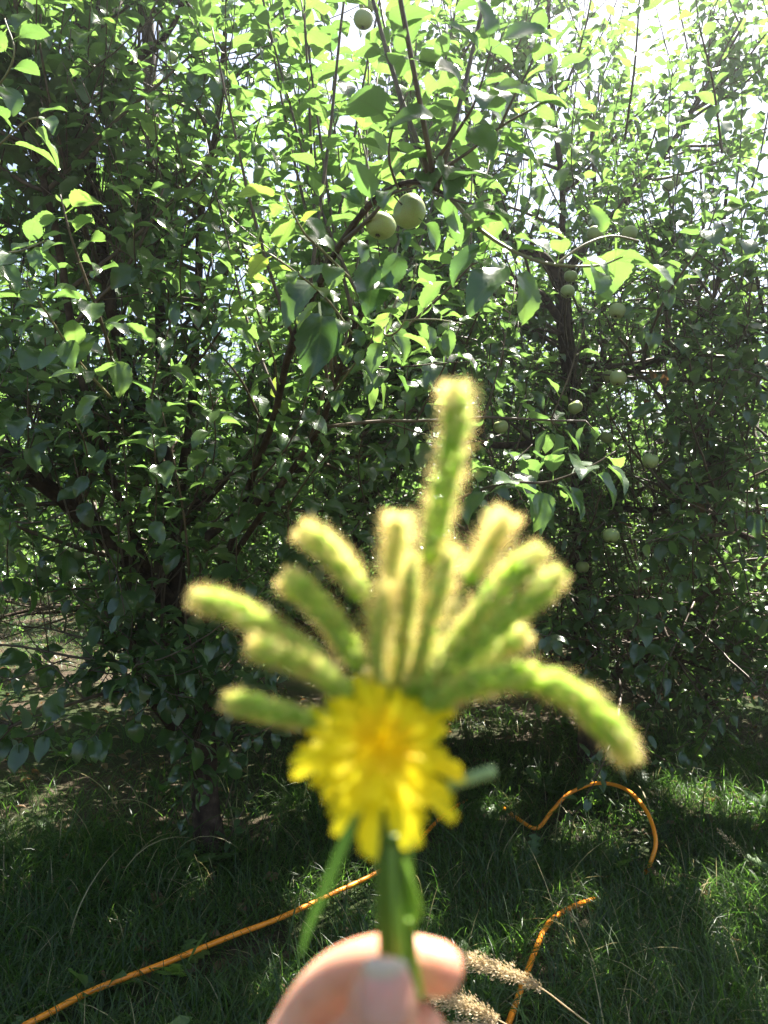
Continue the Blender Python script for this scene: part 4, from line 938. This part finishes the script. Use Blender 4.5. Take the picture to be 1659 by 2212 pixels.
def ico(c, r, sub=10):
    v = []; f = []
    for i in range(sub + 1):
        a = math.pi * i / sub
        for j in range(sub * 2): b = math.pi * j / sub; v.append((math.sin(a) * math.cos(b), math.sin(a) * math.sin(b), math.cos(a)))
    m = sub * 2
    f = [(i * m + j, (i + 1) * m + j, (i + 1) * m + (j + 1) % m, i * m + (j + 1) % m) for i in range(sub) for j in range(m)]
    return np.array(v) * np.asarray(r) + c, np.array(f)
def finger(mb, pts, radii):
    """rounded tapering chain; knuckles a little fuller"""
    path = smooth_path(pts, 48); n = len(path); t = np.linspace(0, len(radii) - 1, n); rad = np.interp(t, np.arange(len(radii)), radii)
    L = np.linalg.norm(np.diff(path, axis=0), axis=1); s = np.concatenate([[0], np.cumsum(L)]); d = s[-1] - s
    R0 = radii[-1]; k = d < R0; rad = np.where(k, np.sqrt(np.maximum(0.0, 1 - ((R0 - d) / R0) ** 2)) * R0 + 1e-5, rad)
    tube(mb, path, rad, 18)
mb = MB()
G = lambda *a: P(*a)
finger(mb, [G(600, 2560, .226), G(572, 2400, .236), G(648, 2225, .240), G(718, 2128, .236), G(805, 2084, .2285), G(900, 2083, .2255), G(1004, 2108, .222)], [.0096, .0096, .0090, .0088, .0080, .0078, .0070])
finger(mb, [G(605, 2700, .226), G(585, 2560, .238), G(645, 2368, .243), G(715, 2268, .238), G(800, 2228, .229), G(880, 2222, .223), G(962, 2252, .219)], [.0102, .0102, .0096, .0095, .0084, .0080, .0072])
finger(mb, [G(590, 2840, .226), G(560, 2720, .238), G(610, 2510, .243), G(690, 2410, .238), G(790, 2375, .229), G(850, 2370, .222), G(930, 2395, .216)], [.0100, .0100, .0094, .0092, .0082, .0078, .0070])
finger(mb, [G(620, 2960, .224), G(590, 2860, .234), G(630, 2660, .239), G(690, 2550, .234), G(770, 2510, .226), G(820, 2500, .219), G(880, 2515, .213)], [.0090, .0090, .0084, .0080, .0070, .0066, .0060])
finger(mb, [G(720, 2900, .205), G(740, 2720, .196), G(775, 2520, .192), G(808, 2350, .1885), G(820, 2230, .1905), G(828, 2150, .1925), G(831, 2062, .195)], [.016, .0150, .0122, .0094, .0090, .0088, .0078])
for (c, r) in [(G(600, 2640, .224), (.012, .014, .020)), (G(625, 2760, .222), (.014, .015, .022)), (G(650, 2880, .218), (.016, .015, .022)), (G(700, 2860, .208), (.018, .015, .024)), (G(690, 3020, .205), (.022, .016, .026)), (G(690, 3180, .200), (.024, .016, .024))]:
    v, f = ico(c, r); mb.add(v, f)
tube(mb, smooth_path([G(690, 3040, .205), G(690, 3260, .198), G(680, 3600, .175), G(660, 4600, .13)], 30), np.interp(np.linspace(0, 1, 30), [0, .25, .5, 1], [.022, .0235, .027, .036]), 24)
hand = mb.build("hand", M['skin'], origin=P(690, 3000, .205))
tag(hand, "bare hand pinching the bouquet stems between thumb and curled forefinger", "hand")
rm = hand.modifiers.new("join", 'REMESH'); rm.mode = 'VOXEL'; rm.voxel_size = 0.0011; rm.use_smooth_shade = True
sm = hand.modifiers.new("soft", 'SMOOTH'); sm.factor = 0.5; sm.iterations = 7
# nails (children of the hand)
def nail(c, along, out, L, W, name="fingernail"):
    mb = MB(); along = unit(along); out = unit(out - along * (out @ along)); s = np.cross(out, along); v = []
    nu, nv = 10, 8
    for i in range(nu + 1):
        u = i / nu * 2 - 1; wl = (1 - abs(u) ** 3.5 * .55)
        for j in range(nv + 1):
            q_ = (j / nv * 2 - 1); v.append(c + along * u * L + s * math.sin(q_ * 1.05 * wl) * W + out * (math.cos(q_ * 1.05 * wl) - 1) * W * .85 + out * (-.0006 * u * u))
    f = [(i * (nv + 1) + j, (i + 1) * (nv + 1) + j, (i + 1) * (nv + 1) + j + 1, i * (nv + 1) + j + 1) for i in range(nu) for j in range(nv)]
    mb.add(v, np.array(f)); o = part(mb, name, M['nail' if name == 'fingernail' else 'nail_edge'], hand)
    sd = o.modifiers.new("thick", 'SOLIDIFY'); sd.thickness = .0005; sd.offset = 0
M['nail_edge'] = solid("nail_edge", [(0.3, (0.48, 0.38, 0.27)), (0.7, (0.58, 0.47, 0.36))], 80, 0.2, 0.6)
nail(G(836, 2158, .1840) , G(831, 2066, .195) - G(820, 2230, .1905), np.array([0.05, -1, .12]), .0066, .0070)
ne = nail(G(834, 2098, .1856), G(831, 2066, .195) - G(820, 2230, .1905), np.array([0.05, -1, .22]), .0026, .0062, "nail_edge")
open("/tmp/n.txt","w").write(str((nA, nB, nC, nZ, nD, nE))) if 0 else print("LEAVES", nA, nB, nC, nZ, nD, nE)
# ------------------------------------------------------------------ added scattering volume, imitates veiling lens glare towards the sun
m, n, out = new_mat("air"); pv = n.nodes.new("ShaderNodeVolumePrincipled")
pv.inputs['Color'].default_value = (0.97, 0.98, 1.0, 1); pv.inputs['Density'].default_value = 0.0052; pv.inputs['Anisotropy'].default_value = 0.86
n.links.new(pv.outputs[0], out.inputs['Volume'])
hv = [(x, y, z) for x in (-500, 500) for y in (-500, 520) for z in (-1.2, 6.5)]
me = bpy.data.meshes.new("glare_veil"); me.from_pydata(hv, [], [(0, 1, 3, 2), (4, 6, 7, 5), (0, 4, 5, 1), (2, 3, 7, 6), (0, 2, 6, 4), (1, 5, 7, 3)]); me.materials.append(m)
hz = bpy.data.objects.new("glare_veil", me); COL.objects.link(hz); tag(hz, "thin bright veil of air added to imitate lens glare", kind="stuff")
